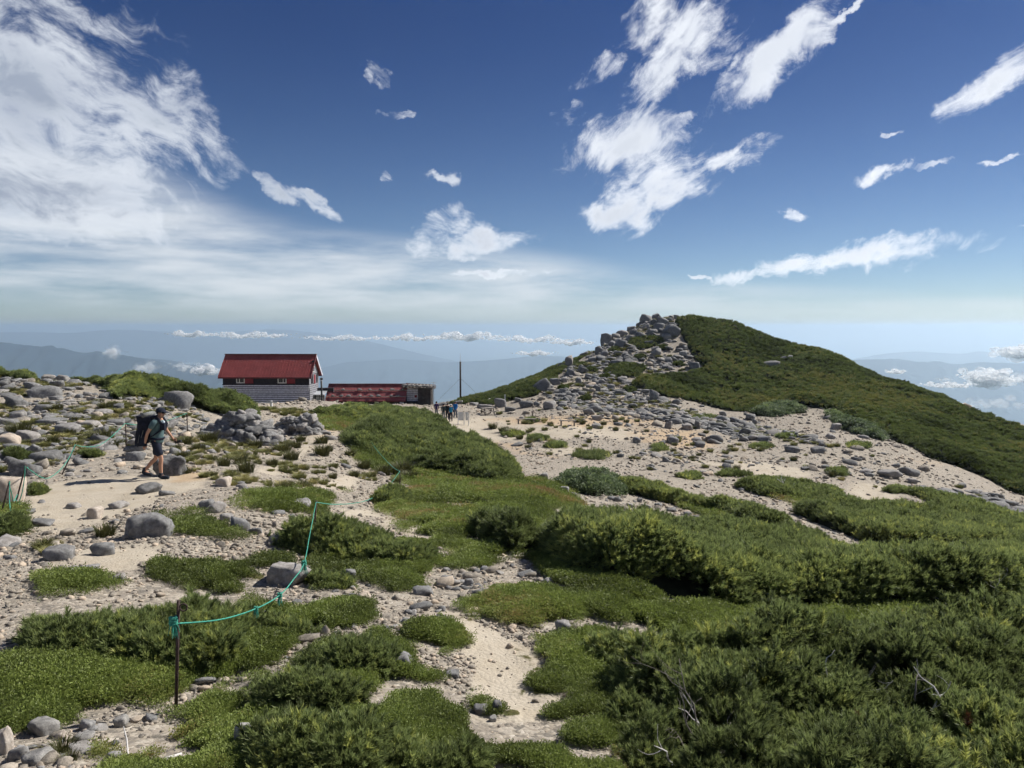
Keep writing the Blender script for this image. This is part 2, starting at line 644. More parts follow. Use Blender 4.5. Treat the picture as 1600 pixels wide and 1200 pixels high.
def attr(T, name, typ='GEOMETRY'):
    return T.n('ShaderNodeAttribute', attribute_name=name, attribute_type=typ).outputs['Fac']


# ground: sand, gravel, earth, low plants, chosen by what lies where
def ground_material():
    m, T = material('ground')
    geo = T.n('ShaderNodeNewGeometry').outputs['Position']
    n_l = T.noise(geo, 0.35, 5, 0.6)
    n_m = T.noise(geo, 2.2, 6, 0.62)
    n_f = T.noise(geo, 14.0, 6, 0.65)
    n_g = T.noise(geo, 60.0, 4, 0.7)
    vor = T.n('ShaderNodeTexVoronoi', {'Vector': geo, 'Scale': 26.0, 'Randomness': 1.0})
    vor2 = T.n('ShaderNodeTexVoronoi', {'Vector': geo, 'Scale': 7.5, 'Randomness': 1.0})
    vsep = T.n('ShaderNodeSeparateColor', {0: vor.outputs['Color']}).outputs[0]
    vsep2 = T.n('ShaderNodeSeparateColor', {0: vor2.outputs['Color']}).outputs[1]
    sand = T.mix(n_g, (0.34, 0.295, 0.235), (0.50, 0.445, 0.36))
    sand = T.mix(T.mapr(n_m, 0.35, 0.75), sand, T.mix(1.0, sand, (0.86, 0.84, 0.80), 'MULTIPLY'))
    grav = T.ramp(vsep, [(0.0, (0.13, 0.118, 0.10)), (0.35, (0.26, 0.225, 0.18)), (0.7, (0.355, 0.31, 0.25)), (1.0, (0.48, 0.435, 0.37))])
    grav2 = T.ramp(vsep2, [(0.0, (0.16, 0.145, 0.125)), (0.5, (0.27, 0.235, 0.195)), (1.0, (0.37, 0.33, 0.275))])
    grav = T.mix(T.mapr(n_f, 0.42, 0.6), grav, grav2)
    ochre = T.mix(n_f, (0.36, 0.255, 0.155), (0.47, 0.355, 0.235))
    veg = T.mix(n_f, (0.040, 0.042, 0.015), (0.085, 0.088, 0.030))
    veg = T.mix(T.mapr(n_m, 0.35, 0.7), veg, T.mix(n_g, (0.07, 0.055, 0.03), (0.11, 0.10, 0.03)))
    s = attr(T, 'sand')
    o = attr(T, 'ochre')
    v = attr(T, 'veg')
    f = attr(T, 'forest')
    j = T.math('MULTIPLY', T.math('SUBTRACT', n_f, 0.5), 0.8)
    j2 = T.math('MULTIPLY', T.math('SUBTRACT', n_m, 0.5), 0.9)
    c = T.mix(T.mapr(T.math('ADD', s, j), 0.32, 0.62), grav, sand)
    c = T.mix(T.math('MULTIPLY', T.mapr(T.math('ADD', o, j2), 0.28, 0.85), 0.8), c, ochre)
    c = T.mix(T.mapr(T.math('ADD', v, T.math('ADD', j, j2)), 0.38, 0.62), c, veg)
    c = T.mix(f, c, T.mix(n_l, (0.03, 0.045, 0.03), (0.05, 0.065, 0.035)))
    h = T.math('ADD', T.math('MULTIPLY', vor.outputs['Distance'], -0.5), T.math('MULTIPLY', n_f, 0.9))
    b = principled(T, c, 0.92, h, 0.7, 0.02)
    b.node.inputs['Specular IOR Level'].default_value = 0.15
    finish(T, b)
    return m


M_GROUND = ground_material()


# ------------------------------------------------------------------ what grows and lies where (outlines traced on the ground)
MATS = [   # low carpets of dwarf shrubs
    [(-60, 1040), (60, 1015), (200, 1020), (330, 1030), (420, 1000), (470, 1010), (420, 1050), (340, 1060), (230, 1110), (120, 1130), (30, 1145), (-80, 1150)],
    [(200, 1160), (260, 1110), (330, 1075), (420, 1045), (500, 1010), (580, 1000), (640, 1030), (690, 1065), (735, 1110), (700, 1150), (610, 1160), (580, 1230), (180, 1240)],
    [(70, 905), (130, 903), (185, 915), (150, 930), (85, 940)],
    [(255, 885), (330, 880), (385, 905), (380, 925), (300, 920), (255, 905)],
    [(350, 862), (400, 858), (450, 870), (440, 888), (380, 890)],
    [(248, 805), (300, 798), (345, 820), (390, 845), (340, 852), (270, 838)],
    [(380, 780), (450, 765), (540, 770), (520, 800), (470, 812), (400, 800)],
    [(500, 885), (560, 860), (650, 850), (690, 880), (650, 915), (590, 922), (540, 905)],
    [(475, 925), (520, 905), (560, 935), (575, 970), (520, 978), (478, 955)],
    [(600, 735), (690, 735), (800, 745), (850, 760), (830, 790), (760, 800), (740, 850), (800, 870), (850, 880), (760, 880), (680, 850), (640, 815), (620, 790), (650, 765)],
    [(850, 880), (900, 890), (1000, 910), (1080, 930), (1120, 970), (1040, 985), (980, 975), (940, 940), (880, 905)],
    [(820, 1005), (880, 995), (960, 1000), (1000, 985), (980, 1240), (760, 1240), (740, 1130), (790, 1120), (900, 1100), (880, 1085), (820, 1075), (870, 1055), (860, 1030)],
    [(715, 945), (780, 930), (860, 930), (915, 965), (880, 990), (800, 985), (750, 965)],
    [(640, 990), (690, 985), (725, 1005), (690, 1022), (645, 1010)],
    [(890, 810), (1000, 810), (1120, 835), (1240, 850), (1240, 830), (1130, 800), (1060, 775), (1000, 770), (960, 765), (1050, 790), (1130, 818)],
    [(960, 1000), (1040, 975), (1120, 955), (1250, 950), (1400, 950), (1560, 945), (1750, 945), (1750, 1030), (1500, 1030), (1250, 1040), (1050, 1030)],
    [(390, 940), (480, 950), (500, 990), (430, 1000), (380, 970)],
    [(0, 800), (30, 790), (40, 830), (0, 850)],
    [(800, 755), (850, 765), (860, 800), (880, 850), (760, 860), (720, 820), (760, 790)],
    [(690, 745), (760, 755), (880, 765), (890, 790), (800, 800), (700, 770)],
    [(1200, 765), (1260, 770), (1290, 790), (1230, 795)],
    [(490, 655), (540, 650), (560, 665), (520, 672)],
    [(540, 690), (600, 700), (650, 735), (590, 740), (560, 715)],
    [(170, 600), (250, 605), (330, 620), (385, 630), (340, 636), (250, 622), (180, 612)],
    [(860, 930), (960, 945), (1010, 965), (960, 975), (900, 960)],
    [(600, 770), (640, 780), (640, 810), (590, 800)],
    [(580, 1180), (660, 1150), (740, 1160), (760, 1230), (580, 1230)],
]
SANDS = [
    [(700, 960), (760, 975), (830, 1000), (865, 1040), (870, 1060), (820, 1075), (905, 1100), (860, 1125), (790, 1125), (750, 1080), (730, 1030)],
    [(850, 905), (900, 900), (990, 920), (940, 945), (1010, 965), (940, 1000), (890, 1000), (920, 970), (880, 930)],
    [(590, 800), (650, 810), (730, 825), (690, 840), (600, 825)],
    [(500, 890), (550, 885), (560, 905), (510, 910)],
    [(60, 760), (200, 740), (300, 740), (330, 760), (250, 790), (100, 830), (40, 830)],
    [(80, 860), (250, 850), (250, 880), (100, 900)],
    [(480, 660), (540, 655), (540, 680), (500, 700), (460, 730), (420, 740), (450, 700)],
    [(680, 655), (760, 650), (860, 655), (960, 665), (1000, 680), (900, 690), (780, 690), (720, 670)],
    [(420, 760), (520, 740), (580, 745), (560, 770), (480, 765)],
    [(500, 790), (560, 790), (620, 800), (560, 820), (510, 815)],
    [(800, 700), (900, 695), (960, 705), (900, 715)], [(1080, 720), (1180, 722), (1260, 740), (1150, 745)], [(1330, 750), (1420, 765), (1400, 790), (1320, 775)],
    [(590, 1180), (620, 1160), (700, 1150), (790, 1190), (760, 1230), (590, 1230)],
]
OCHRES = [
    [(760, 655), (900, 645), (1000, 650), (1030, 665), (900, 668), (800, 665)],
    [(1000, 668), (1100, 670), (1140, 700), (1080, 705), (1010, 690)],
    [(760, 690), (820, 690), (870, 715), (800, 710)],
    [(900, 650), (1000, 640), (1060, 655), (980, 668)],
    [(500, 655), (540, 652), (530, 680), (490, 690)],
    [(1400, 715), (1480, 720), (1520, 740), (1450, 730)],
    [(250, 730), (310, 730), (320, 750), (260, 755)],
]
Z_MATS = [zone(p) for p in MATS]
Z_SANDS = [zone(p) for p in SANDS]
Z_OCHRE = [zone(p) for p in OCHRES]


def zone_value(x, y, polys, soft):
    """1 inside any outline, 0 outside, uneven rim; soft = rim width relative to distance"""
    r = np.hypot(x, y)
    w = 0.012 * r * soft
    v = np.zeros(x.shape)
    for p in polys:
        pa = np.array(p)
        m = 0.12 * np.ptp(pa, 0).max() + 1.0
        b = (x > pa[:, 0].min() - m) & (x < pa[:, 0].max() + m) & (y > pa[:, 1].min() - m) & (y < pa[:, 1].max() + m)
        if not b.any():
            continue
        xb, yb = x[b], y[b]
        d = poly_dist(xb, yb, p)
        sc = np.minimum(0.35 + 0.035 * r[b], 3.0)
        d = d + 1.0 * sc * (fbm(xb / sc, yb / sc, octv=5, seed=41, gain=0.58) - 0.12)
        v[b] = np.maximum(v[b], sstep(-1, 1, d / w[b]))
    return v


near_m = GR < 175
xs, ys = GX[near_m], GY[near_m]
A_veg, A_sand, A_och = np.zeros(GX.shape), np.zeros(GX.shape), np.zeros(GX.shape)
A_veg[near_m] = zone_value(xs, ys, Z_MATS, 3.0)
A_veg[near_m] *= sstep(-0.36, -0.22, fbm(xs / 0.5, ys / 0.5, octv=3, seed=71)) * sstep(-0.42, -0.30, fbm(xs / 2.2, ys / 2.2, octv=3, seed=77))
A_sand[near_m] = zone_value(xs, ys, Z_SANDS, 4.0)
A_och[near_m] = zone_value(xs, ys, Z_OCHRE, 5.0)
A_for = sstep(190, 420, GR)
# carpets stand a little proud of the gravel
GZ = GZ + A_veg * 0.03 * sstep(120, 40, GR)
gm = grid_mesh('ground', GX, GY, GZ, [M_GROUND])
set_attr(gm, 'sand', A_sand)
set_attr(gm, 'ochre', A_och)
set_attr(gm, 'veg', A_veg)
set_attr(gm, 'forest', A_for)
tag(obj('ground', gm), kind='structure')

# ------------------------------------------------------------------ far ranges
m_, T_ = material('far_slope')
g_ = T_.n('ShaderNodeNewGeometry').outputs['Position']
n_ = T_.noise(g_, 0.0018, 8, 0.62)
bs_ = principled(T_, T_.mix(T_.mapr(n_, 0.35, 0.65), (0.010, 0.022, 0.034), (0.028, 0.044, 0.050)), 0.95)  # slopes tinted blue to stand in for the blue of distant air
bs_.node.inputs['Specular IOR Level'].default_value = 0.0
finish(T_, bs_)
M_FAR = m_


def mountain_range(name, crest, Y, depth, floor, seed, rough=1.0):
    """crest: list of (pixel x, pixel y) of the skyline at depth Y; ravines run down towards the viewer"""
    cx = np.array([c[0] for c in crest], float)
    cy = np.array([c[1] for c in crest], float)
    px = np.linspace(cx[0], cx[-1], 260)
    from_x = np.interp(px, cx, cy)
    k = np.ones(9) / 9
    pad = np.pad(from_x, 4, mode='edge')
    from_x = np.convolve(pad, k, 'valid')
    P = np.array([at(a, b, Y) for a, b in zip(px, from_x)])
    rows = np.linspace(-1.0, 1.0, 61)
    X = np.zeros((61, len(px)))
    Yy = np.zeros_like(X)
    Z = np.zeros_like(X)
    for j, t in enumerate(rows):
        yy = Y + t * depth
        X[j] = P[:, 0] * (1 + t * depth / Y * 0.5)
        Yy[j] = yy + 0.12 * depth * fbm(px / 60.0, np.full_like(px, seed * 3.1), octv=3, seed=seed)
        drop = np.abs(t) ** 0.9
        Z[j] = P[:, 2] * (1 - drop) + floor * drop
    hgt = (P[:, 2].max() - floor)
    rg = 1 - np.abs(fbm(X / (depth * 0.32), Yy / (depth * 0.5), octv=6, seed=seed + 3, gain=0.55))
    T2 = np.abs(rows)[:, None]
    Z = Z + (rg - 0.8) * hgt * 0.42 * rough * sstep(0.0, 0.22, T2)
    fine = fbm(px / 9.0, np.full_like(px, seed * 1.7), octv=4, seed=seed + 9)
    Z = Z + fine[None] * hgt * 0.012 * rough
    return tag(obj(name, grid_mesh(name, X, Yy, Z, [M_FAR])), kind='structure')


mountain_range('mountain_range', [(-300, 525), (-120, 530), (0, 534), (60, 541), (95, 540), (130, 552), (160, 548), (200, 556), (260, 568), (330, 582), (420, 600), (560, 640)], 7000, 1900, -1100, 1, 1.0)
mountain_range('mountain_range', [(60, 575), (160, 560), (200, 556), (260, 563), (300, 570), (360, 585), (430, 600), (560, 640)], 9000, 2200, -1200, 8, 1.0)
mountain_range('mountain_range', [(-400, 522), (-100, 520), (60, 519), (110, 521), (160, 516), (200, 515), (260, 519), (320, 522), (420, 514), (470, 517), (560, 530), (640, 548), (760, 575)], 17500, 3500, -1500, 2, 0.5)
mountain_range('mountain_range', [(440, 590), (540, 566), (620, 561), (700, 566), (780, 562), (840, 556), (900, 557), (980, 575), (1100, 600)], 13000, 2500, -1300, 3, 0.6)
mountain_range('mountain_range', [(1240, 575), (1340, 562), (1400, 560), (1440, 566), (1460, 563), (1500, 570), (1540, 566), (1600, 569), (1750, 560), (2000, 570)], 9000, 2200, -1100, 4, 0.7)
mountain_range('mountain_range', [(1200, 575), (1330, 560), (1400, 551), (1440, 549), (1490, 553), (1530, 548), (1570, 554), (1620, 560), (1750, 556), (2000, 565)], 16000, 3000, -1400, 5, 0.5)

# ------------------------------------------------------------------ low clouds in the valley
m_, T_ = material('low_cloud')
g_ = T_.n('ShaderNodeTexCoord').outputs['Object']
df = T_.n('ShaderNodeBsdfDiffuse', {'Color': (0.97, 0.97, 0.97, 1)}).outputs[0]
tl = T_.n('ShaderNodeBsdfTranslucent', {'Color': (0.97, 0.97, 0.97, 1)}).outputs[0]
mx = T_.n('ShaderNodeMixShader', {0: 0.72, 1: df, 2: tl}).outputs[0]
tr = T_.n('ShaderNodeBsdfTransparent').outputs[0]
al = T_.math('MULTIPLY', T_.mapr(T_.noise(g_, 0.02, 6, 0.65), 0.30, 0.55), 0.42)
finish(T_, T_.n('ShaderNodeMixShader', {0: al, 1: tr, 2: mx}).outputs[0])
M_CLOUD = m_
m_, T_ = material('thin_cloud')
g_ = T_.n('ShaderNodeTexCoord').outputs['Object']
df = T_.n('ShaderNodeBsdfDiffuse', {'Color': (0.97, 0.97, 0.97, 1)}).outputs[0]
tl = T_.n('ShaderNodeBsdfTranslucent', {'Color': (0.97, 0.97, 0.97, 1)}).outputs[0]
mx = T_.n('ShaderNodeMixShader', {0: 0.45, 1: df, 2: tl}).outputs[0]
tr = T_.n('ShaderNodeBsdfTransparent').outputs[0]
al = T_.mapr(T_.noise(g_, 0.012, 7, 0.65), 0.42, 0.70)
mx2 = T_.n('ShaderNodeMixShader', {0: T_.math('MULTIPLY', al, 0.22), 1: tr, 2: mx}).outputs[0]
finish(T_, mx2)
M_THIN = m_

_ico = bmesh.new()
bmesh.ops.create_icosphere(_ico, subdivisions=2, radius=1.0)
ICO_V = np.array([v.co[:] for v in _ico.verts])
ICO_F = [tuple(v.index for v in f.verts) for f in _ico.faces]
_ico.free()


def cloud(label, px, py, w, h, Y, n, seed, thin=False, flat=True):
    """a heap of uneven billows; w, h in pixels of the photograph"""
    r_ = np.random.default_rng(seed)
    c = at(px, py, Y)
    s = Y / FPX
    V, F = [], []
    n = n * 5
    for i in range(n):
        u = r_.normal(0, 0.45)
        u = max(-1, min(1, u))
        hh = h * s * (1 - 0.75 * u * u)
        rad = hh * r_.uniform(0.06, 0.17) * (1.7 if i % 6 == 0 else 1.0)
        p = np.array([u * w * s * 0.5, r_.normal(0, 0.35) * h * s, r_.uniform(-0.5, 0.5) * hh * (0.6 + 0.4 * math.sin(u * 9 + seed))])
        if flat:
            p[2] = abs(p[2]) - 0.25 * hh
        q = ICO_V * np.array([1.25, 1.25, 0.85]) * rad
        nn_ = fbm(ICO_V[:, 0] * 2.2 + i * 7.7, ICO_V[:, 1] * 2.2 + seed, ICO_V[:, 2] * 2.2, octv=4, seed=seed)
        q = q * (1 + 0.55 * nn_)[:, None] + p
        o = len(V)
        V += q.tolist()
        F += [tuple(k + o for k in f) for f in ICO_F]
    me = mesh_np('cumulus_cloud', V, F, [M_THIN if thin else M_CLOUD], True)
    o = obj('cumulus_cloud', me)
    o.location = c
    return tag(o, label, 'cloud', 'low clouds over the valley', 'stuff')


bank = [(300, 521, 66, 16, 'small cumulus at the far end of the cloud bank above the hut roof, leftmost'),
        (395, 522, 120, 18, 'cumulus of the cloud bank above the middle of the hut roof'),
        (540, 527, 130, 15, 'flat cumulus of the cloud bank above the long low shed'),
        (640, 527, 110, 17, 'cumulus of the cloud bank above the stone-weighted shed roof'),
        (722, 524, 120, 23, 'tallest cumulus of the cloud bank, above the antenna mast'),
        (830, 529, 130, 17, 'cumulus of the cloud bank right of the antenna mast'),
        (895, 534, 70, 15, 'cumulus of the cloud bank touching the left slope of the hill'),
        (835, 551, 60, 13, 'lower small cumulus below the bank, just left of the hill')]
for i, (px, py, w, h, lab) in enumerate(bank):
    cloud(lab, px, py, w * 1.25, h * 1.0, 4300 + 150 * (i % 3), 34, 100 + i)
low = [(1545, 588, 70, 36, 'bright billowing cloud over the right valley, largest of its group', 4200, False),
       (1595, 548, 50, 34, 'white cloud above the far right range at the edge of the view', 5200, False),
       (1480, 600, 90, 14, 'low cloud lying just behind the right shoulder of the hill', 3800, False),
       (1400, 580, 30, 10, 'small cloud puff peeping over the right slope of the hill', 4200, False),
       (1475, 592, 34, 8, 'thin cloud strip between the hill slope and the billowing cloud', 5000, True),
       (1590, 590, 40, 20, 'wispy cloud at the right edge under the white cloud', 4300, True),
       (1550, 630, 120, 22, 'faint mist low over the right valley', 4500, True),
       (320, 578, 46, 20, 'white cloud rising behind the pines left of the hut', 4300, False),
       (230, 574, 60, 16, 'wisps of cloud clinging to the left range', 4300, True),
       (177, 550, 26, 18, 'small wisp of cloud above the left range crest', 4600, True),
       (290, 572, 60, 14, 'wisps of cloud beside the cloud left of the hut', 4500, True)]
for i, (px, py, w, h, lab, Y, thin) in enumerate(low):
    cloud(lab, px, py, w * 1.1, h * 1.2, Y * 0.7, 26, 200 + i, thin, not thin)

# ------------------------------------------------------------------ the air between: even, pale haze
HAZE_DENSITY = 1.1e-4
hm, HT = material('haze')
pv = HT.n('ShaderNodeVolumePrincipled', {'Color': (0.63, 0.795, 0.965, 1), 'Density': HAZE_DENSITY, 'Anisotropy': 0.42})
HT.n('ShaderNodeOutputMaterial', {'Volume': pv.outputs[0]})
hb = MB()
zb, zt = float(GZ.min()) - 700.0, 60.0
hb.box((0, 0, (zb + zt) / 2), (190000, 190000, zt - zb))
tag(hb.build('haze', hm), 'pale blue haze filling the air', 'haze', kind='stuff')


# ------------------------------------------------------------------ scattering: points -> instances of a few small meshes
def source(name, me):
    """a mesh that only geometry nodes use (never linked to the scene itself)"""
    return bpy.data.objects.new(name, me)


_GN = {}


def scatter_group(key, sources):
    if key in _GN:
        return _GN[key]
    ng = bpy.data.node_groups.new('scatter_' + key, 'GeometryNodeTree')
    ng.interface.new_socket('Geometry', in_out='INPUT', socket_type='NodeSocketGeometry')
    ng.interface.new_socket('Geometry', in_out='OUTPUT', socket_type='NodeSocketGeometry')
    gi = ng.nodes.new('NodeGroupInput')
    go = ng.nodes.new('NodeGroupOutput')
    join = ng.nodes.new('GeometryNodeJoinGeometry')
    for s_ in sources:
        oi = ng.nodes.new('GeometryNodeObjectInfo')
        oi.inputs['Object'].default_value = s_
        oi.inputs['As Instance'].default_value = True
        ng.links.new(oi.outputs['Geometry'], join.inputs[0])
    iop = ng.nodes.new('GeometryNodeInstanceOnPoints')
    m2p = ng.nodes.new('GeometryNodeMeshToPoints')
    ng.links.new(gi.outputs[0], m2p.inputs['Mesh'])
    ng.links.new(m2p.outputs[0], iop.inputs['Points'])
    ng.links.new(join.outputs[0], iop.inputs['Instance'])
    iop.inputs['Pick Instance'].default_value = True

    def named(nm, typ):
        a = ng.nodes.new('GeometryNodeInputNamedAttribute')
        a.data_type = typ
        a.inputs[0].default_value = nm
        return [o for o in a.outputs if o.enabled][0]
    e2r = ng.nodes.new('FunctionNodeEulerToRotation')
    ng.links.new(named('rot', 'FLOAT_VECTOR'), e2r.inputs[0])
    ng.links.new(e2r.outputs[0], iop.inputs['Rotation'])
    ng.links.new(named('scl', 'FLOAT_VECTOR'), iop.inputs['Scale'])
    ng.links.new(named('pick', 'INT'), iop.inputs['Instance Index'])
    ng.links.new(iop.outputs[0], go.inputs[0])
    _GN[key] = ng
    return ng


def scatter(name, key, sources, pos, rot, scl, tint, parent=None, origin=(0, 0, 0)):
    n = len(pos)
    me = bpy.data.meshes.new(name)
    me.vertices.add(n)
    me.vertices.foreach_set('co', (np.asarray(pos) - np.asarray(origin)).astype(np.float32).ravel())
    for nm, typ, dat, prop in (('rot', 'FLOAT_VECTOR', rot, 'vector'), ('scl', 'FLOAT_VECTOR', scl, 'vector')):
        a = me.attributes.new(nm, typ, 'POINT')
        a.data.foreach_set(prop, np.asarray(dat, np.float32).ravel())
    a = me.attributes.new('tint', 'FLOAT', 'POINT')
    a.data.foreach_set('value', np.asarray(tint, np.float32))
    a = me.attributes.new('pick', 'INT', 'POINT')
    a.data.foreach_set('value', rng.integers(0, len(sources), n).astype(np.int32))
    o = obj(name, me, parent)
    md = o.modifiers.new('scatter', 'NODES')
    md.node_group = scatter_group(key, sources)
    return o


def aim_rot(nx, ny, nz, spin):
    """euler angles that turn local +z to a direction with a random spin about it"""
    # R = Rz(b) Ry(t) Rz(spin) as xyz euler through matrices
    t = np.arccos(np.clip(nz, -1, 1))
    b = np.arctan2(ny, nx)
    cb, sb, ct, st, cs, ss = np.cos(b), np.sin(b), np.cos(t), np.sin(t), np.cos(spin), np.sin(spin)
    r00 = cb * ct * cs - sb * ss
    r10 = sb * ct * cs + cb * ss
    r20 = -st * cs
    r21 = st * ss
    r22 = ct
    ey = -np.arcsin(np.clip(r20, -1, 1))
    ex = np.arctan2(r21, r22)
    ez = np.arctan2(r10, r00)
    return np.stack([ex, ey, ez], -1)


# ------------------------------------------------------------------ foliage materials and meshes
def leaf_material(name, dark, light, warm, transl=0.25, rough=0.55):
    m, T = material(name)
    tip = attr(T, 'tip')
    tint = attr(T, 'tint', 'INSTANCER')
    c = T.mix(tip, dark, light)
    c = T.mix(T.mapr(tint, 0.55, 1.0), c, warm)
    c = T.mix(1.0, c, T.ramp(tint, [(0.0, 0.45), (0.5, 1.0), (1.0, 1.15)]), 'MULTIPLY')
    b = principled(T, c, rough)
    b.node.inputs['Specular IOR Level'].default_value = 0.35
    t = T.n('ShaderNodeBsdfTranslucent', {'Color': c}).outputs[0]
    finish(T, T.n('ShaderNodeMixShader', {0: transl, 1: b, 2: t}).outputs[0])
    return m


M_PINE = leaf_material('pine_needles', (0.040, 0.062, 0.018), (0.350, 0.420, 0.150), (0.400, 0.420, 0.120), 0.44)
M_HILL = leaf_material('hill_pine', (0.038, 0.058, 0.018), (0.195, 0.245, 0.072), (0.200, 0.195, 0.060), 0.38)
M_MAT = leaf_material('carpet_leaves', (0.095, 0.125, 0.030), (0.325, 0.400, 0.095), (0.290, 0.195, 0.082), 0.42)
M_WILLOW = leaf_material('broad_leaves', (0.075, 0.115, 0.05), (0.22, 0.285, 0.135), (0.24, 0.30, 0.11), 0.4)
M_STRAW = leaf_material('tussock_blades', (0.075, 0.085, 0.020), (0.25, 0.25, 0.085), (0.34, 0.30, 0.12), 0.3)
M_DEADN = leaf_material('dead_needles', (0.12, 0.045, 0.02), (0.28, 0.10, 0.04), (0.28, 0.10, 0.04), 0.2)
M_UNDER = plain('pine_dark_hull', (0.020, 0.022, 0.012), 0.95, 0.35, 9.0, 0.1)  # near-black colour standing in for the shade inside the thickets
M_BARK = plain('grey_bark', (0.20, 0.18, 0.16), 0.9, 0.3, 14.0, 0.15, bump=0.4)
M_DEADWOOD = plain('bleached_wood', (0.52, 0.50, 0.48), 0.85, 0.2, 9.0, 0.15, bump=0.3)


def leaf_mesh(name, tris, tips, mat, extra=None):
    V = np.array(tris).reshape(-1, 3)
    F = np.arange(len(V)).reshape(-1, 3)
    tips = list(np.array(tips).ravel())
    V = V.tolist()
    F = F.tolist()
    if extra:
        o = len(V)
        V += extra.v
        F += [tuple(i + o for i in f) for f in extra.f]
        tips += [0.0] * len(extra.v)
    me = mesh_np(name, V, F, [mat])
    set_attr(me, 'tip', tips)
    return me


def needle(p, d, L, w, r_):
    s = np.cross(d, r_.normal(size=3))
    s = s / (np.linalg.norm(s) + 1e-9) * w * 0.5
    return [p - s, p + s, p + d * L]


def pine_shoot(seed, length=0.13, n=84, nl=0.078, w=0.0056, mat=None, forks=1):
    r_ = np.random.default_rng(seed)
    tris, tips = [], []
    st = MB()
    for k in range(forks):
        if forks == 1:
            ax = np.array([0, 0, 1.0])
            base = np.zeros(3)
        else:
            a = 2 * math.pi * k / forks + r_.uniform(-0.4, 0.4)
            ti = r_.uniform(0.15, 0.85) if w > 0.008 else r_.uniform(0.1, 0.7)
            ax = np.array([math.cos(a) * math.sin(ti), math.sin(a) * math.sin(ti), math.cos(ti)])
            base = np.array([math.cos(a), math.sin(a), r_.uniform(-0.6, 0.6)]) * r_.uniform(0.01, 0.07)
        ln = length * r_.uniform(0.75, 1.2)
        u = np.cross(ax, [0.3, 0.9, 0.1])
        u /= np.linalg.norm(u)
        v = np.cross(ax, u)
        if w < 0.008:
            st.tube([base - ax * 0.10, base + ax * ln * 0.8], [0.005, 0.003], 4, False)
        for i in range(n):
            h = (0.12 + 0.88 * (i + r_.uniform(0, 1)) / n)
            a = i * 2.39996 + r_.uniform(-0.5, 0.5)
            spread = ((1.05 - 0.62 * h) if w > 0.008 else (0.98 - 0.50 * h)) + r_.uniform(-0.15, 0.15)
            d = ax * math.cos(spread) + (u * math.cos(a) + v * math.sin(a)) * math.sin(spread)
            d = d / np.linalg.norm(d)
            L = nl * r_.uniform(0.75, 1.15)
            tris += needle(base + ax * ln * h, d, L, w, r_)
            k0 = 0.05 + 0.30 * h  # tips paler as young growth; lower needles also darkened to look shaded
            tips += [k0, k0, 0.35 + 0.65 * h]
    return leaf_mesh('pine_shoot', tris, tips, mat or M_PINE, st if w < 0.008 else None)


def leaf_tuft(seed, n, rad, h, leaf, w, mat, up=0.6):
    """a low tuft of short broad leaves"""
    r_ = np.random.default_rng(seed)
    tris, tips = [], []
    for i in range(n):
        a = r_.uniform(0, 2 * math.pi)
        q = math.sqrt(r_.uniform()) * rad
        z = h * r_.uniform(0.0, 1.0) * (1 - 0.5 * (q / rad) ** 2)
        p = np.array([q * math.cos(a), q * math.sin(a), z])
        d = np.array([math.cos(a + r_.normal(0, 1)), math.sin(a + r_.normal(0, 1)), up + r_.normal(0, 0.45)])
        d /= np.linalg.norm(d)
        L = leaf * r_.uniform(0.7, 1.25)
        s = np.cross(d, [r_.normal(0, 0.4), r_.normal(0, 0.4), 1.0])
        s = s / (np.linalg.norm(s) + 1e-9) * w * 0.5
        m = p + d * L * 0.55
        tris += [p, m - s, m + s, m - s, p + d * L, m + s]
        k = min(1, max(0, z / h))
        tips += [0.2 * k, 0.3 + 0.5 * k, 0.3 + 0.5 * k, 0.3 + 0.5 * k, 0.5 + 0.5 * k, 0.3 + 0.5 * k]
    return leaf_mesh('leaf_tuft', tris, tips, mat)


SRC_NEAR = [source('shoot_a%d' % k, pine_shoot(k, 0.115, 46, 0.046, 0.0084, forks=4)) for k in range(5)]
SRC_MID = [source('shoot_b%d' % k, pine_shoot(20 + k, 0.16, 24, 0.080, 0.015, forks=5)) for k in range(4)]
SRC_FAR = [source('shoot_c%d' % k, pine_shoot(40 + k, 0.20, 16, 0.16, 0.045, forks=6)) for k in range(4)]
SRC_HILL = [source('shoot_d%d' % k, pine_shoot(60 + k, 0.20, 16, 0.16, 0.045, forks=6, mat=M_HILL)) for k in range(4)]
SRC_MAT = [source('tuft_a%d' % k, leaf_tuft(80 + k, 64, 0.085, 0.042, 0.016, 0.0085, M_MAT)) for k in range(4)]
SRC_WILLOW = [source('tuft_b%d' % k, leaf_tuft(90 + k, 44, 0.22, 0.20, 0.09, 0.045, M_WILLOW)) for k in range(3)]
SETS = {'near': SRC_NEAR, 'mid': SRC_MID, 'far': SRC_FAR, 'hill': SRC_HILL, 'willow': SRC_WILLOW}

THICKETS = []     # (outline, height function) so that stones and gravel keep out


def polar_points(poly, n, power=0.0):
    """random points inside an outline, dense where near: even in direction and in log distance"""
    pa = np.array(poly)
    r = np.hypot(pa[:, 0], pa[:, 1])
    a = np.arctan2(pa[:, 0], pa[:, 1])
    out = np.zeros((0, 2))
    tries = 0
    while len(out) < n and tries < 60:
        m = n * 3
        l0, l1 = math.log(r.min()), math.log(r.max())
        L = rng.uniform(l0, l1, m)
        A = rng.uniform(a.min(), a.max(), m)
        q = np.stack([np.exp(L) * np.sin(A), np.exp(L) * np.cos(A)], 1)
        q = q[in_poly(q[:, 0], q[:, 1], poly)]
        if power:
            rr = np.hypot(q[:, 0], q[:, 1])
            q = q[rng.uniform(size=len(q)) < (rr / rr.max()) ** power] if len(q) else q
        out = np.concatenate([out, q])
        tries += 1
    return out[:n]


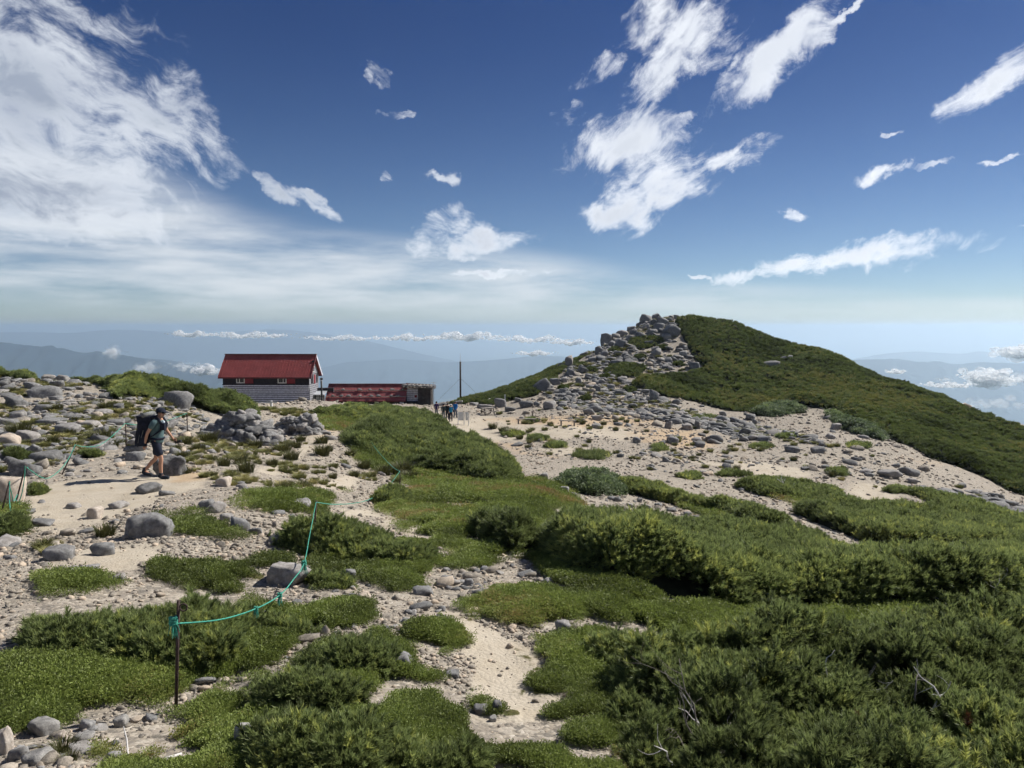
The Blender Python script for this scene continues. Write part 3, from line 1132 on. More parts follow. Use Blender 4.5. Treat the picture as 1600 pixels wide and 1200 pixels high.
def hull_height(x, y, poly, H, w, lump, seed):
    rough = 1.0
    if isinstance(lump, tuple):
        lump, rough = lump
    d = poly_dist(x, y, poly)
    d = d + 0.30 * w * fbm(x / (lump * 1.1), y / (lump * 1.1), octv=3, seed=seed + 5)
    k = np.clip(d / w, 0, 1)
    prof = np.sqrt(np.clip(1 - (1 - k) ** 2, 0, 1))
    b = fbm(x / lump, y / lump, octv=3, seed=seed)
    b2 = np.abs(vnoise(x / (lump * 0.55), y / (lump * 0.55), seed=seed + 9))
    big = fbm(x / (lump * 4.5), y / (lump * 4.5), octv=2, seed=seed + 13)
    return H * prof * np.clip(0.86 - 0.12 * (1 - rough) + rough * (0.50 * b - 0.38 * b2) + 0.25 * big, 0.22, 1.5)


def thicket(label, outline, H, n, lod='mid', w=None, lump=0.8, size=1.0, seed=1, name='dwarf_pine', cat='shrub', group='dwarf pine thickets',
            lean=0.55, tint=(0.45, 0.22), world_outline=None, under=None, holes=(), rough=1.0, jit=0.34):
    poly = world_outline or zone(outline)
    pa = np.array(poly)
    cx, cy = pa.mean(0)
    org = np.array([cx, cy, g1(cx, cy)])
    w = w or H * 1.1
    lump0 = lump
    if rough != 1.0:
        lump = (lump, rough)
    THICKETS.append((poly, H, w, lump, seed))
    root = empty(name, org)
    tag(root, label, cat, group)
    # dark hull under the leaf cover, coloured so that gaps read as shade
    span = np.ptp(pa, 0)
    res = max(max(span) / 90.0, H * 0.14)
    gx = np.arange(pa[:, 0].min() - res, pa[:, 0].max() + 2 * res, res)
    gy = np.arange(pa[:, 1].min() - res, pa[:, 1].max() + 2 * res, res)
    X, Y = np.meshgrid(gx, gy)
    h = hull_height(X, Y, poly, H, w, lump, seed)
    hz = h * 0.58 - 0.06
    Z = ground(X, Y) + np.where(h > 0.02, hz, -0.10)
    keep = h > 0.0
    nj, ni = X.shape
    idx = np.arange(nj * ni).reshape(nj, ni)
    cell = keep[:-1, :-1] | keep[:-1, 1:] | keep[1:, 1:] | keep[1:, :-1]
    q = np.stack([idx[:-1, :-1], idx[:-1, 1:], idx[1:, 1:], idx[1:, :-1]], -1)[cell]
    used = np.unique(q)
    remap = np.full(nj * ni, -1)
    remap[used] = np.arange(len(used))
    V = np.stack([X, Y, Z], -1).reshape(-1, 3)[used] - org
    body = obj('dark_hull', mesh_np('dark_hull', V.tolist(), remap[q].tolist(), [under or M_UNDER], True), root)
    # leaf cover
    P = polar_points(poly, n)
    x, y = P[:, 0], P[:, 1]
    e = 0.06 * H + 0.02
    h0 = hull_height(x, y, poly, H, w, lump, seed)
    hx = (hull_height(x + e, y, poly, H, w, lump, seed) - h0) / e
    hy = (hull_height(x, y + e, poly, H, w, lump, seed) - h0) / e
    ok = h0 > 0.10 * H
    x, y, h0, hx, hy = x[ok], y[ok], h0[ok], np.clip(hx[ok], -2.5, 2.5), np.clip(hy[ok], -2.5, 2.5)
    for (qx, qy, qr) in holes:
        ko = (x - qx) ** 2 + (y - qy) ** 2 > (qr * (1 + 0.35 * fbm(x / 0.12, y / 0.12, octv=2, seed=4))) ** 2
        x, y, h0, hx, hy = x[ko], y[ko], h0[ko], hx[ko], hy[ko]
    m = len(x)
    steep = np.hypot(hx, hy)
    u = np.where(rng.uniform(size=m) < 0.30 + 0.3 * np.clip(steep, 0, 1), rng.uniform(0.52, 0.95, m), rng.uniform(0.84, 1.0, m))
    ln = np.sqrt(hx * hx + hy * hy + 1)
    nx, ny, nz = -hx / ln * lean * 1.4, -hy / ln * lean * 1.4, 1 / ln + 0.35
    j = jit
    nx, ny, nz = nx + rng.normal(0, j, m), ny + rng.normal(0, j, m), np.abs(nz + rng.normal(0, j * 0.5, m)) + 0.05
    L = np.sqrt(nx * nx + ny * ny + nz * nz)
    rot = aim_rot(nx / L, ny / L, nz / L, rng.uniform(0, 6.28, m))
    r = np.hypot(x, y)
    sc = size * (r / np.median(r)) ** 0.45 * rng.uniform(0.7, 1.3, m)
    z = ground(x, y) + h0 * u - 0.05 * sc
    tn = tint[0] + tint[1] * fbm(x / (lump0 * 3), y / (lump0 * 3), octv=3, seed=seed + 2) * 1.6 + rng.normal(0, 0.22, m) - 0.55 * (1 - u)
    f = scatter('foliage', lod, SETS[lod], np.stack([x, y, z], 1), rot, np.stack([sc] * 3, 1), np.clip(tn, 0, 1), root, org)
    tag(f, kind='stuff')
    return root


# near right
T_NEAR = thicket('tall dwarf pine bush filling the lower right corner, long needles and dead twigs showing',
        [(955, 1015), (985, 990, .45), (1030, 964, .58), (1100, 952, .66), (1200, 946, .68), (1310, 946, .68), (1400, 942, .64), (1520, 935, .56), (1700, 928, .5), (1950, 955, .5), (1900, 1330), (1500, 1400), (1250, 1400), (1130, 1330), (1050, 1215), (985, 1210), (968, 1130), (965, 1060)],
        0.62, 8200, 'near', rough=1.05, w=0.30, jit=0.24, lump=0.5, size=1.05, seed=3, holes=[(*at(1105, 1175, 4.62)[:2], 0.24), (*at(1265, 1062, 5.75)[:2], 0.16), (*at(1365, 1070, 5.7)[:2], 0.12), (*at(1455, 1100, 5.3)[:2], 0.14)])
thicket('broad dwarf pine thicket sweeping across the right side, behind the tall near bush',
        [(735, 825), (790, 845), (850, 868), (890, 895), (960, 912), (1050, 930), (1120, 948), (1250, 955), (1390, 952), (1520, 955), (1800, 965), (2000, 950),
         (1950, 880, .7), (1600, 868, .7), (1450, 862, .7), (1330, 842, .7), (1240, 812, .7), (1100, 818, .7), (1000, 808, .7), (900, 798, .7), (800, 800, .7)],
        0.95, 27000, 'mid', w=0.28, lump=1.0, size=1.0, seed=5, rough=0.55, jit=0.28)
thicket('dark-fronted dwarf pine thicket right of the pale dead branch, below the stony slope',
        [(1235, 800), (1300, 828), (1360, 850), (1450, 866), (1550, 868), (1800, 880), (1900, 860, .6), (1650, 822, .6), (1500, 800, .6), (1400, 790, .6), (1300, 782, .6), (1245, 784, .6)],
        0.95, 9500, 'mid', w=0.4, lump=1.2, size=1.25, seed=7, rough=0.5)
thicket('dense dwarf pine mound in the middle, between the hut path and the sandy saddle',
        [(535, 690), (560, 705), (640, 738), (700, 750), (770, 760), (815, 755), (812, 728, .6), (790, 706, .6), (750, 682, .6), (700, 662, .6), (650, 645, .6), (600, 640, .6), (575, 650, .6), (585, 668), (545, 678)],
        1.0, 15000, 'mid', w=1.0, lump=1.2, size=1.35, seed=9)
thicket('low strip of dwarf pine in front of the long red-roofed shed',
        [(475, 645), (520, 655), (580, 664), (640, 660), (700, 664), (690, 650, .5), (640, 637, .5), (560, 633, .5), (490, 636, .5)],
        0.8, 4500, 'far', w=1.3, lump=1.6, size=0.75, seed=11)
thicket('dwarf pine strip running along the gravel from the willow bush towards the right thicket',
        [(955, 765), (1000, 775), (1060, 790), (1120, 806), (1190, 830), (1240, 835), (1245, 815, .5), (1180, 795, .5), (1110, 783, .5), (1050, 762, .5), (990, 747, .5), (955, 745, .5)],
        0.65, 6500, 'mid', w=0.8, lump=1.0, size=1.3, seed=13)
thicket('grey-green leafy willow bush at the upper end of the dwarf pine strip',
        [(862, 752), (890, 768), (930, 776), (975, 772), (990, 760), (975, 742, .7), (940, 728, .7), (895, 727, .7), (865, 736, .7)],
        0.9, 1500, 'willow', w=1.0, lump=0.9, size=1.15, seed=15, name='willow_bush', group='broad-leaved bushes')
thicket('oval island of dwarf pine on the bare slope behind the pale dead branch',
        [(1150, 762), (1190, 775), (1250, 782), (1300, 782), (1315, 772), (1290, 756, .4), (1230, 746, .4), (1175, 746, .4), (1150, 752, .4)],
        0.5, 2600, 'mid', w=0.7, lump=1.0, size=1.4, seed=17)
thicket('dwarf pine on the skyline between the boulder slope and the big hut',
        [(165, 602), (230, 610), (300, 624), (360, 640), (400, 652), (402, 636, 1.0), (345, 612, 1.3), (290, 596, 1.3), (250, 588, 1.3), (180, 584, 1.3)],
        1.2, 5500, 'far', w=1.4, lump=1.8, size=0.75, seed=19)
thicket('dwarf pine patch on the skyline at the far left edge', [(-120, 590), (0, 590), (52, 592), (48, 582, .6), (0, 572, .6), (-120, 565, .6)], 0.9, 1500, 'far', w=1.4, lump=1.5, size=0.75, seed=21)
thicket('small dwarf pine clump on the skyline above the boulder slope', [(84, 594), (120, 595), (168, 600), (160, 590, .5), (125, 582, .5), (95, 582, .5)], 0.7, 900, 'far', w=1.0, lump=1.0, size=0.6, seed=22)
# the near left
thicket('spreading dwarf pine with long needles behind the nearest rope post',
        [(45, 990), (60, 1025), (180, 1035), (260, 1048), (350, 1045), (385, 1010), (395, 975), (350, 945, .3), (250, 935, .3), (170, 945, .3), (110, 960, .3)],
        0.34, 2000, 'near', w=0.42, lump=0.45, size=1.15, seed=23, group='young dwarf pines')
thicket('bushy young dwarf pine at the bottom edge, nearest of the young pines', [(405, 1160), (410, 1225), (570, 1230), (578, 1170), (540, 1130, .2), (470, 1118, .2), (425, 1130, .2)], 0.32, 800, 'near', w=0.35, lump=0.4, size=1.0, seed=25, group='young dwarf pines')
thicket('young dwarf pine just above the bottom bush, low and wide', [(405, 1095), (430, 1112), (520, 1112), (560, 1095), (545, 1060, .2), (480, 1045, .2), (420, 1055, .2)], 0.26, 620, 'near', w=0.3, lump=0.4, size=0.95, seed=26, group='young dwarf pines')
thicket('young dwarf pine beside the half-buried grey rock', [(475, 1040), (520, 1056), (590, 1056), (610, 1035), (580, 1005, .2), (520, 1000, .2), (480, 1012, .2)], 0.28, 520, 'near', w=0.3, lump=0.4, size=1.0, seed=27, group='young dwarf pines')
thicket('dwarf pine hedge behind the second rope post, dark underneath', [(420, 838), (440, 858), (500, 872), (570, 880), (640, 888), (672, 872), (660, 845, .4), (600, 822, .4), (540, 812, .4), (460, 805, .4), (425, 815, .4)], 0.45, 2600, 'near', w=0.5, lump=0.5, size=1.15, seed=28, group='young dwarf pines')
thicket('small dwarf pine clump by the gravel below the third rope span', [(580, 785), (610, 792), (645, 786), (640, 768, .3), (605, 760, .3), (582, 770, .3)], 0.4, 500, 'mid', w=0.45, lump=0.5, size=0.8, seed=29, group='young dwarf pines')
thicket('small dwarf pine tuft between the two rope knots and the pointed stone', [(480, 905), (510, 918), (545, 912), (540, 895, .2), (505, 886, .2)], 0.22, 260, 'near', w=0.25, lump=0.3, size=0.9, seed=30, group='young dwarf pines')
thicket('young dwarf pine next to the flat rock under the rope', [(390, 985), (430, 1000), (475, 992), (470, 965, .2), (430, 950, .2), (395, 962, .2)], 0.22, 420, 'near', w=0.25, lump=0.3, size=0.95, seed=31, group='young dwarf pines')
thicket('young dwarf pine at the bottom edge beside the sandy patch', [(610, 1180), (620, 1215), (720, 1225), (745, 1190), (710, 1160, .2), (650, 1160, .2)], 0.22, 420, 'near', w=0.25, lump=0.3, size=0.9, seed=32, group='young dwarf pines')
thicket('young dwarf pine inside the low carpet left of the tall near bush', [(925, 1020), (940, 1050), (1000, 1050), (990, 1000, .2), (945, 995, .2)], 0.3, 420, 'near', w=0.3, lump=0.3, size=1.0, seed=33, group='young dwarf pines')
thicket('small dark bush between boulders above the leaning rope posts', [(5, 712), (25, 722), (48, 718), (45, 705, .3), (20, 700, .3)], 0.4, 260, 'mid', w=0.5, lump=0.5, size=0.8, seed=34, group='small bushes')
thicket('small bush behind the leftmost rope post', [(0, 830), (10, 840), (38, 832), (35, 812, .2), (8, 806, .2)], 0.25, 260, 'mid', w=0.3, lump=0.4, size=0.7, seed=35, group='small bushes')
thicket('round little bush on the gravel right of the leaning rope posts', [(46, 768), (56, 774), (72, 770), (68, 757, .2), (50, 757, .2)], 0.3, 200, 'mid', w=0.3, lump=0.4, size=0.65, seed=36, group='small bushes')
thicket('flat little bush among stones left of the hiker', [(115, 708), (135, 716), (165, 712), (150, 703, .2), (122, 701, .2)], 0.25, 200, 'mid', w=0.4, lump=0.4, size=0.7, seed=37, group='small bushes')
# the hill
thicket('dwarf pine cover over the long right flank of the hill',
        [(1055, 500), (1068, 530), (1078, 550), (1100, 575), (1095, 583), (1000, 592), (985, 605), (1030, 618), (1110, 635), (1170, 645), (1230, 632), (1290, 640), (1345, 662), (1400, 690), (1450, 715), (1520, 738), (1600, 775), (1900, 880),
         (1950, 790, .8), (1700, 700, .8), (1600, 664, .8), (1450, 609, .8), (1300, 549, .8), (1200, 514, .8), (1130, 497, .8), (1080, 490, .8)],
        1.1, 34000, 'hill', w=2.0, lump=2.6, size=1.0, rough=0.65, seed=51, tint=(0.48, 0.42), group='hill dwarf pines')
thicket('dwarf pine cover along the left shoulder of the hill skyline',
        [(700, 632), (760, 634), (840, 618), (860, 600), (890, 570), (935, 545), (930, 538, .6), (880, 566, .6), (820, 590, .6), (760, 606, .6), (715, 620, .6)],
        0.7, 4000, 'hill', w=1.8, lump=2.0, size=0.85, seed=53, tint=(0.5, 0.25), group='hill dwarf pines')
thicket('olive dwarf pine patch in the middle of the boulder chute on the hill', [(942, 582), (960, 592), (1000, 590), (1010, 575), (990, 564, .4), (955, 566, .4)], 0.6, 700, 'hill', w=1.4, lump=1.8, size=0.8, seed=55, group='hill dwarf pines')
thicket('dwarf pine patch high on the hill beside the summit boulders', [(978, 540), (1000, 548), (1030, 540), (1045, 530), (1010, 522, .4), (985, 528, .4)], 0.6, 500, 'hill', w=1.2, lump=1.6, size=0.7, seed=56, group='hill dwarf pines')
thicket('bright leafy alder bush at the foot of the hill flank', [(1290, 648), (1310, 668), (1340, 680), (1380, 690), (1385, 672, .8), (1350, 655, .8), (1310, 640, .8)], 1.0, 700, 'willow', w=1.6, lump=1.6, size=1.6, seed=57, name='alder_bush', group='broad-leaved bushes')
thicket('leafy alder bush in the gully of the hill flank', [(1180, 650), (1210, 652), (1260, 645), (1250, 625, .8), (1200, 622, .8), (1175, 635, .8)], 0.8, 500, 'willow', w=1.4, lump=1.4, size=1.5, seed=58, name='alder_bush', group='broad-leaved bushes')
thicket('low dwarf pine strip on the bare slope near the right edge', [(1410, 768), (1450, 785), (1500, 800), (1600, 822), (1600, 805, .3), (1520, 780, .3), (1440, 764, .3)], 0.45, 1200, 'mid', w=0.9, lump=1.2, size=1.6, seed=59)


def in_thicket(x, y, margin=0.0):
    v = np.zeros(x.shape, bool)
    for poly, H, w, lump, seed in THICKETS:
        pa = np.array(poly)
        b = (x > pa[:, 0].min()) & (x < pa[:, 0].max()) & (y > pa[:, 1].min()) & (y < pa[:, 1].max())
        if b.any():
            v[b] |= poly_dist(x[b], y[b], poly) > 0.15 * w + margin
    return v


HILL_TUFTS = []
# ------------------------------------------------------------------ carpets of low shrubs
pts = []
for p in Z_MATS:
    pa = np.array(p)
    a = np.arctan2(pa[:, 0], pa[:, 1])
    l = np.log(np.hypot(pa[:, 0], pa[:, 1]))
    area = np.ptp(a) * np.ptp(l)
    ctr = pa.mean(0)
    p = [tuple(q_) for q_ in ctr + (pa - ctr) * 1.22]
    pp = polar_points(p, int(1.3 * min(26000, 230000 * area * 0.55)))
    pts.append(pp)
pts = np.concatenate(pts)
x, y = pts[:, 0], pts[:, 1]
r = np.hypot(x, y)
zv = zone_value(x, y, Z_MATS, 4.0)
k = zv > rng.uniform(0.15, 1.0, len(x))
gap = fbm(x / 0.5, y / 0.5, octv=3, seed=71)
k &= (gap > -0.24) & (fbm(x / 2.2, y / 2.2, octv=3, seed=77) > -0.36) & ~in_thicket(x, y, 0.1)
x, y, r, gap, zv = x[k], y[k], r[k], gap[k], zv[k]
m = len(x)
sc = np.clip((r / 6.0), 0.7, 8) ** 0.85 * rng.uniform(0.7, 1.3, m) * (0.6 + 0.4 * zv)
nx, ny = rng.normal(0, 0.25, m), rng.normal(0, 0.25, m)
nz = np.sqrt(np.clip(1 - nx * nx - ny * ny, 0.1, 1))
tn = 0.42 + 0.40 * fbm(x / 1.1, y / 1.1, octv=3, seed=72) + 0.50 * fbm(x / 3.0, y / 3.0, octv=3, seed=75) + 0.22 * fbm(x / 0.25, y / 0.25, octv=2, seed=73) + rng.normal(0, 0.08, m)
gc = scatter('ground_cover', 'mat', SRC_MAT, np.stack([x, y, ground(x, y) + 0.005 + 0.05 * np.clip(gap + 0.2, 0, 1)], 1), aim_rot(nx, ny, nz, rng.uniform(0, 6.28, m)),
             np.stack([sc, sc, sc * rng.uniform(0.8, 1.4, m)], 1), np.clip(tn, 0, 1))
tag(gc, 'low green carpet of dwarf shrubs over the gravel', 'ground cover', kind='stuff')
print('ground cover', m)

for k, (px, py, w_, h_) in enumerate([(905, 570, 26, 8), (925, 580, 22, 7), (960, 548, 26, 8), (945, 590, 20, 6), (1035, 545, 22, 8), (1060, 570, 20, 7), (1012, 598, 24, 7), (880, 608, 22, 6), (985, 612, 24, 6), (1050, 610, 26, 7), (915, 625, 20, 5), (1000, 560, 20, 7)]):
    ol = [(px + w_ / 2 * rng.uniform(0.6, 1.2) * math.cos(a_), py + h_ / 2 * rng.uniform(0.6, 1.2) * math.sin(a_)) for a_ in np.linspace(0, 6.28, 12)[:-1]]
    HILL_TUFTS.append(thicket('small dwarf pine clump between the boulders of the hill', ol, 0.55, 110, 'hill', w=0.8, lump=1.2, size=0.75, seed=700 + k, group='pine clumps between hill boulders'))


# ------------------------------------------------------------------ granite
def granite(name, base=(0.20, 0.198, 0.195), warm=0.12, dark=1.0):
    m, T = material(name)
    pos = T.n('ShaderNodeNewGeometry').outputs['Position']
    rnd = T.n('ShaderNodeObjectInfo').outputs['Random']
    off = T.vmath('ADD', pos, T.n('ShaderNodeCombineXYZ', {0: T.math('MULTIPLY', rnd, 57.0), 1: 0.0, 2: 0.0}).outputs[0])
    n1 = T.noise(off, 2.2, 6, 0.62)
    n2 = T.noise(off, 11.0, 5, 0.65)
    n3 = T.noise(off, 70.0, 3, 0.7)
    lo = tuple(k * 0.62 for k in base)
    hi = tuple(min(1, k * 1.42) for k in base)
    c = T.mix(T.mapr(n2, 0.3, 0.72), lo, hi)
    c = T.mix(T.math('MULTIPLY', T.mapr(n3, 0.52, 0.68), 0.45), c, (0.09, 0.09, 0.095))
    c = T.mix(T.math('MULTIPLY', T.mapr(n1, 0.52, 0.72), 0.5), c, (0.115, 0.112, 0.105))          # old lichen crust
    c = T.mix(T.math('MULTIPLY', T.mapr(rnd, 0.55, 1.0), warm), c, (0.47, 0.36, 0.26))
    c = T.mix(1.0, c, T.ramp(rnd, [(0.0, 0.72), (0.6, 1.0), (1.0, 1.22)]), 'MULTIPLY')
    h = T.math('ADD', T.math('MULTIPLY', n2, 0.7), T.math('MULTIPLY', n3, 0.25))
    b = principled(T, c, 0.88, h, 0.55, 0.03)
    b.node.inputs['Specular IOR Level'].default_value = 0.2
    finish(T, b)
    return m


M_ROCK = granite('granite')
M_ROCK_PALE = granite('pale_granite', (0.29, 0.28, 0.265), 0.5)
M_PEBBLE = granite('pebbles', (0.30, 0.265, 0.22), 0.5)


def rock_verts(seed, sub, cuts=9, flat=0.0, lump=0.10):
    r_ = np.random.default_rng(seed)
    bm = bmesh.new()
    bmesh.ops.create_icosphere(bm, subdivisions=sub, radius=1.0)
    V = np.array([v.co[:] for v in bm.verts])
    F = [tuple(v.index for v in f.verts) for f in bm.faces]
    bm.free()
    box = np.array([(1, 0, 0), (-1, 0, 0), (0, 1, 0), (0, -1, 0), (0, 0, 1), (0, 0, -1)], float) + r_.normal(0, 0.20, (6, 3))
    chop = r_.normal(size=(cuts, 3))
    chop /= np.abs(chop).max(1)[:, None] ** 0.7
    nrm = np.concatenate([box, chop])
    nrm /= np.linalg.norm(nrm, axis=1)[:, None]
    off = np.concatenate([r_.uniform(0.50, 0.72, 6), r_.uniform(0.62, 0.90, cuts)])
    dt = V @ nrm.T
    lim = np.where(dt > 0.05, off[None] / np.maximum(dt, 0.05), 9.0)
    k = 46.0
    rad = -np.log(np.exp(-k * lim).sum(1)) / k
    rad = rad * (1 + lump * fbm(V[:, 0] * 1.7 + seed, V[:, 1] * 1.7, V[:, 2] * 1.7, octv=4, seed=seed))
    V = V * rad[:, None]
    V -= (V.max(0) + V.min(0)) / 2
    V /= np.abs(V).max(0)[None] * 2      # unit box, centred
    return V, F


def rock_mesh(seed, sub=3, mat=None, **kw):
    V, F = rock_verts(seed, sub, **kw)
    return mesh_np('rock', V.tolist(), F, [mat or M_ROCK], True)


ROCKS = [rock_mesh(300 + k, 3, cuts=8 + k % 5, lump=0.18) for k in range(12)]
ROCKS_BIG = [rock_mesh(330 + k, 4, cuts=10 + k % 4, lump=0.24) for k in range(6)]
ROCKS_PALE = [rock_mesh(350 + k, 3, M_ROCK_PALE, cuts=7 + k, lump=0.12) for k in range(4)]
STONES = [rock_mesh(370 + k, 2, cuts=6 + k % 4, lump=0.08) for k in range(8)]
PEBBLES = [source('pebble%d' % k, rock_mesh(390 + k, 1, M_PEBBLE, cuts=5)) for k in range(5)]
RUBBLE = [source('rubble%d' % k, rock_mesh(400 + k, 2, M_PEBBLE, cuts=6 + k % 3)) for k in range(5)]
RUBBLE_G = [source('rubble_g%d' % k, rock_mesh(410 + k, 2, M_ROCK, cuts=6 + k % 3)) for k in range(5)]

N_ROCK = [0]
BOULDERS = []


AUTO = []
G2_NAME, G3_NAME = 'boulders of the left slope', 'boulders of the hill'


def boulder(px, py, w, h, label, group, pale=False, tilt=0.0, big=False, deep=0.45, name='boulder', world=None, dim=None, cat='rock'):
    """px, py: foot of the rock in the photograph; w, h its size in pixels there"""
    if world is None:
        p = hit(px, py)
        k = 1.0 / ppm(p)
        W_, H_ = w * k * 0.86, h * k * 0.86
        if group == G2_NAME:
            W_, H_ = W_ * 0.88, H_ * 0.80
        if group == G3_NAME:
            W_, H_ = W_ * 1.05, H_ * 0.98
    else:
        p = np.array([world[0], world[1], g1(world[0], world[1])])
        W_, H_ = dim
    N_ROCK[0] += 1
    src = ROCKS_PALE if pale else (ROCKS_BIG if big else ROCKS)
    o = bpy.data.objects.new(name, src[int(rng.integers(len(src)))])
    D_ = W_ * rng.uniform(0.7, 1.0)
    o.scale = (W_, D_, H_ * (1 + deep))
    o.location = (p[0], p[1] + 0.35 * D_, g1(p[0], p[1] + 0.35 * D_) + H_ * (1 + deep) * 0.5 - H_ * deep)
    o.rotation_euler = (rng.uniform(-0.1, 0.1), R(tilt) + rng.uniform(-0.08, 0.08), rng.choice([0, math.pi]) + rng.uniform(-0.25, 0.25))
    link(o)
    tag(o, label, cat, group)
    BOULDERS.append((p[0], p[1] + 0.35 * D_, 0.5 * max(W_, D_)))
    AUTO.append((o, group, label))
    return o


G1 = 'single rocks of the near ground'
for a in [
    (222, 841, 92, 44, 'large grey boulder left of the second rope post, biggest rock of the near left ground', False, -8, True),
    (380, 975, 64, 24, 'flat-topped grey rock under the rope by the nearest post', False, 0, True),
    (446, 915, 80, 36, 'wide grey slab sloping to the right under the first rope span', False, 10, True),
    (568, 946, 26, 24, 'pointed pale stone standing in the low carpet right of the rope knots', True, 0, False),
    (380, 1172, 46, 52, 'rounded whitish boulder beside the bushy young pine at the bottom', True, 0, True),
    (468, 797, 36, 19, 'pale rounded rock left of the top of the second rope post', True, 8, False),
    (58, 1152, 52, 30, 'angular whitish rock with dark crust at the lower left corner', True, -14, False),
    (4, 1180, 26, 52, 'pale rock cut off by the left edge near the bottom', True, 0, False),
    (22, 1192, 34, 30, 'grey triangular rock in the lower left corner', False, 0, False),
    (132, 1143, 26, 20, 'dark low stone at the rim of the lower left carpet', False, 0, False),
    (186, 1137, 26, 20, 'round speckled stone above the thin dead twig', True, 0, False),
    (128, 1158, 30, 14, 'flat sandy stone next to the dark low stone', True, 0, False),
    (96, 1160, 20, 18, 'small tan stone right of the angular whitish rock', True, 0, False),
    (50, 1196, 44, 22, 'tan half-buried rock at the bottom edge', True, 0, False),
    (120, 1180, 44, 18, 'grey flat stone with a dark underside near the bottom edge', False, 0, False),
    (175, 1190, 26, 18, 'whitish lumpy stone below the thin dead twig', True, 0, False),
    (880, 988, 30, 21, 'brown-grey rock at the tip of the carpet between the two sand patches', False, 0, False),
    (625, 1047, 46, 26, 'half-buried grey rock at the upper rim of the large carpet', False, 12, False),
    (777, 1114, 24, 20, 'reddish-brown stone on the sand patch', False, 0, False),
    (753, 1118, 34, 18, 'grey elongated stone next to the reddish-brown stone', False, 15, False),
    (335, 802, 34, 20, 'grey boulder at the left end of the small boulder group above the carpet', False, 0, False),
    (318, 796, 30, 16, 'low grey boulder on the upper left of the small boulder group', False, 0, False),
    (372, 830, 38, 26, 'dark grey boulder at the lower right of the small boulder group', False, 0, False),
    (352, 815, 22, 16, 'small boulder wedged in the middle of the small boulder group', False, 0, False),
    (430, 852, 36, 20, 'dark angular stone between the path gravel and the pine hedge', False, 10, False),
    (396, 836, 26, 14, 'grey stone right of the small boulder group', False, 0, False),
    (142, 811, 28, 22, 'tan blocky stone standing on the path below the hiker', True, 0, False),
    (155, 868, 46, 22, 'warm brown pointed stone left of the path', False, 0, False),
    (85, 876, 54, 26, 'grey rock with grass at its foot, left of the brown pointed stone', False, 0, False),
    (110, 903, 72, 18, 'long flat stone half sunk in the path above the left carpet', True, 0, False),
    (182, 912, 24, 16, 'dark stone at the right tip of the left carpet', False, 0, False),
    (226, 772, 42, 18, 'grey angular rock right in front of the hiker', False, -6, False),
    (262, 744, 58, 36, 'big pale boulder on the ground behind the hiker legs', False, 0, True),
    (207, 720, 38, 16, 'flat stone carrying the stacked stones beside the rope post', False, 0, False),
    (10, 786, 46, 50, 'tall pale rock at the left edge behind the leaning posts', True, 0, True),
    (28, 744, 58, 34, 'pyramid-shaped grey boulder above the leaning rope posts', False, 0, True),
    (66, 724, 46, 22, 'grey slab right of the small dark bush', False, 0, False),
    (46, 712, 22, 24, 'grey rock leaning against the small dark bush', False, 40, False),
    (40, 690, 40, 16, 'long rounded boulder above the small dark bush', False, 12, False),
    (8, 698, 40, 24, 'pale lichen-spotted boulder at the left edge', True, 0, False),
    (60, 822, 40, 12, 'low grey stone on the gravel below the leaning posts', False, -10, False),
    (110, 795, 26, 10, 'flat grey stone on the path left of the tan blocky stone', False, 0, False),
    (180, 795, 34, 14, 'rounded stone on the path below the hiker', False, 0, False),
    (345, 760, 30, 16, 'pale tilted rock right of the path in front of the first stone pile', True, -10, False),
    (375, 765, 20, 10, 'grey stone next to the pale tilted rock', False, 0, False),
    (590, 907, 22, 9, 'small flat stone in the carpet under the pine hedge', False, 0, False),
    (545, 905, 26, 18, 'grey stone at the top rim of the carpet by the rope knots', False, 0, False),
    (660, 930, 40, 14, 'flat grey stone in the gravel strip', False, 0, False),
    (700, 912, 30, 12, 'low stone in the gravel right of the carpet', False, 0, False),
    (732, 915, 22, 12, 'small stone above the round sand patch', False, 0, False),
    (690, 975, 30, 14, 'grey-brown flat rock in the gravel above the sand', False, 0, False),
    (705, 1060, 30, 12, 'flat stone on the left rim of the sand patch', False, 0, False),
    (770, 1128, 16, 10, 'small pale stone below the reddish-brown stone', True, 0, False),
    (880, 772, 22, 14, 'white rock at the left foot of the willow bush', True, 0, False),
    (850, 748, 18, 10, 'pale stone between the pine mound and the willow bush', True, 0, False),
]:
    boulder(a[0], a[1], a[2], a[3], a[4], G1, a[5], a[6], a[7])
# two stones stacked beside the post, one on the other
p0 = hit(207, 716)
for k, (dx_, w_, h_, lab, zz) in enumerate([(0.0, 0.62, 0.22, 'grey stone lying on the flat stone beside the rope post', 0.20), (0.05, 0.44, 0.22, 'topmost stone of the little stack beside the rope post', 0.40)]):
    o = boulder(0, 0, 0, 0, lab, G1, world=(p0[0] + dx_, p0[1] + 0.05), dim=(w_, h_), deep=0.0)
    o.location.z = g1(p0[0], p0[1]) + zz + h_ * 0.5 - 0.05

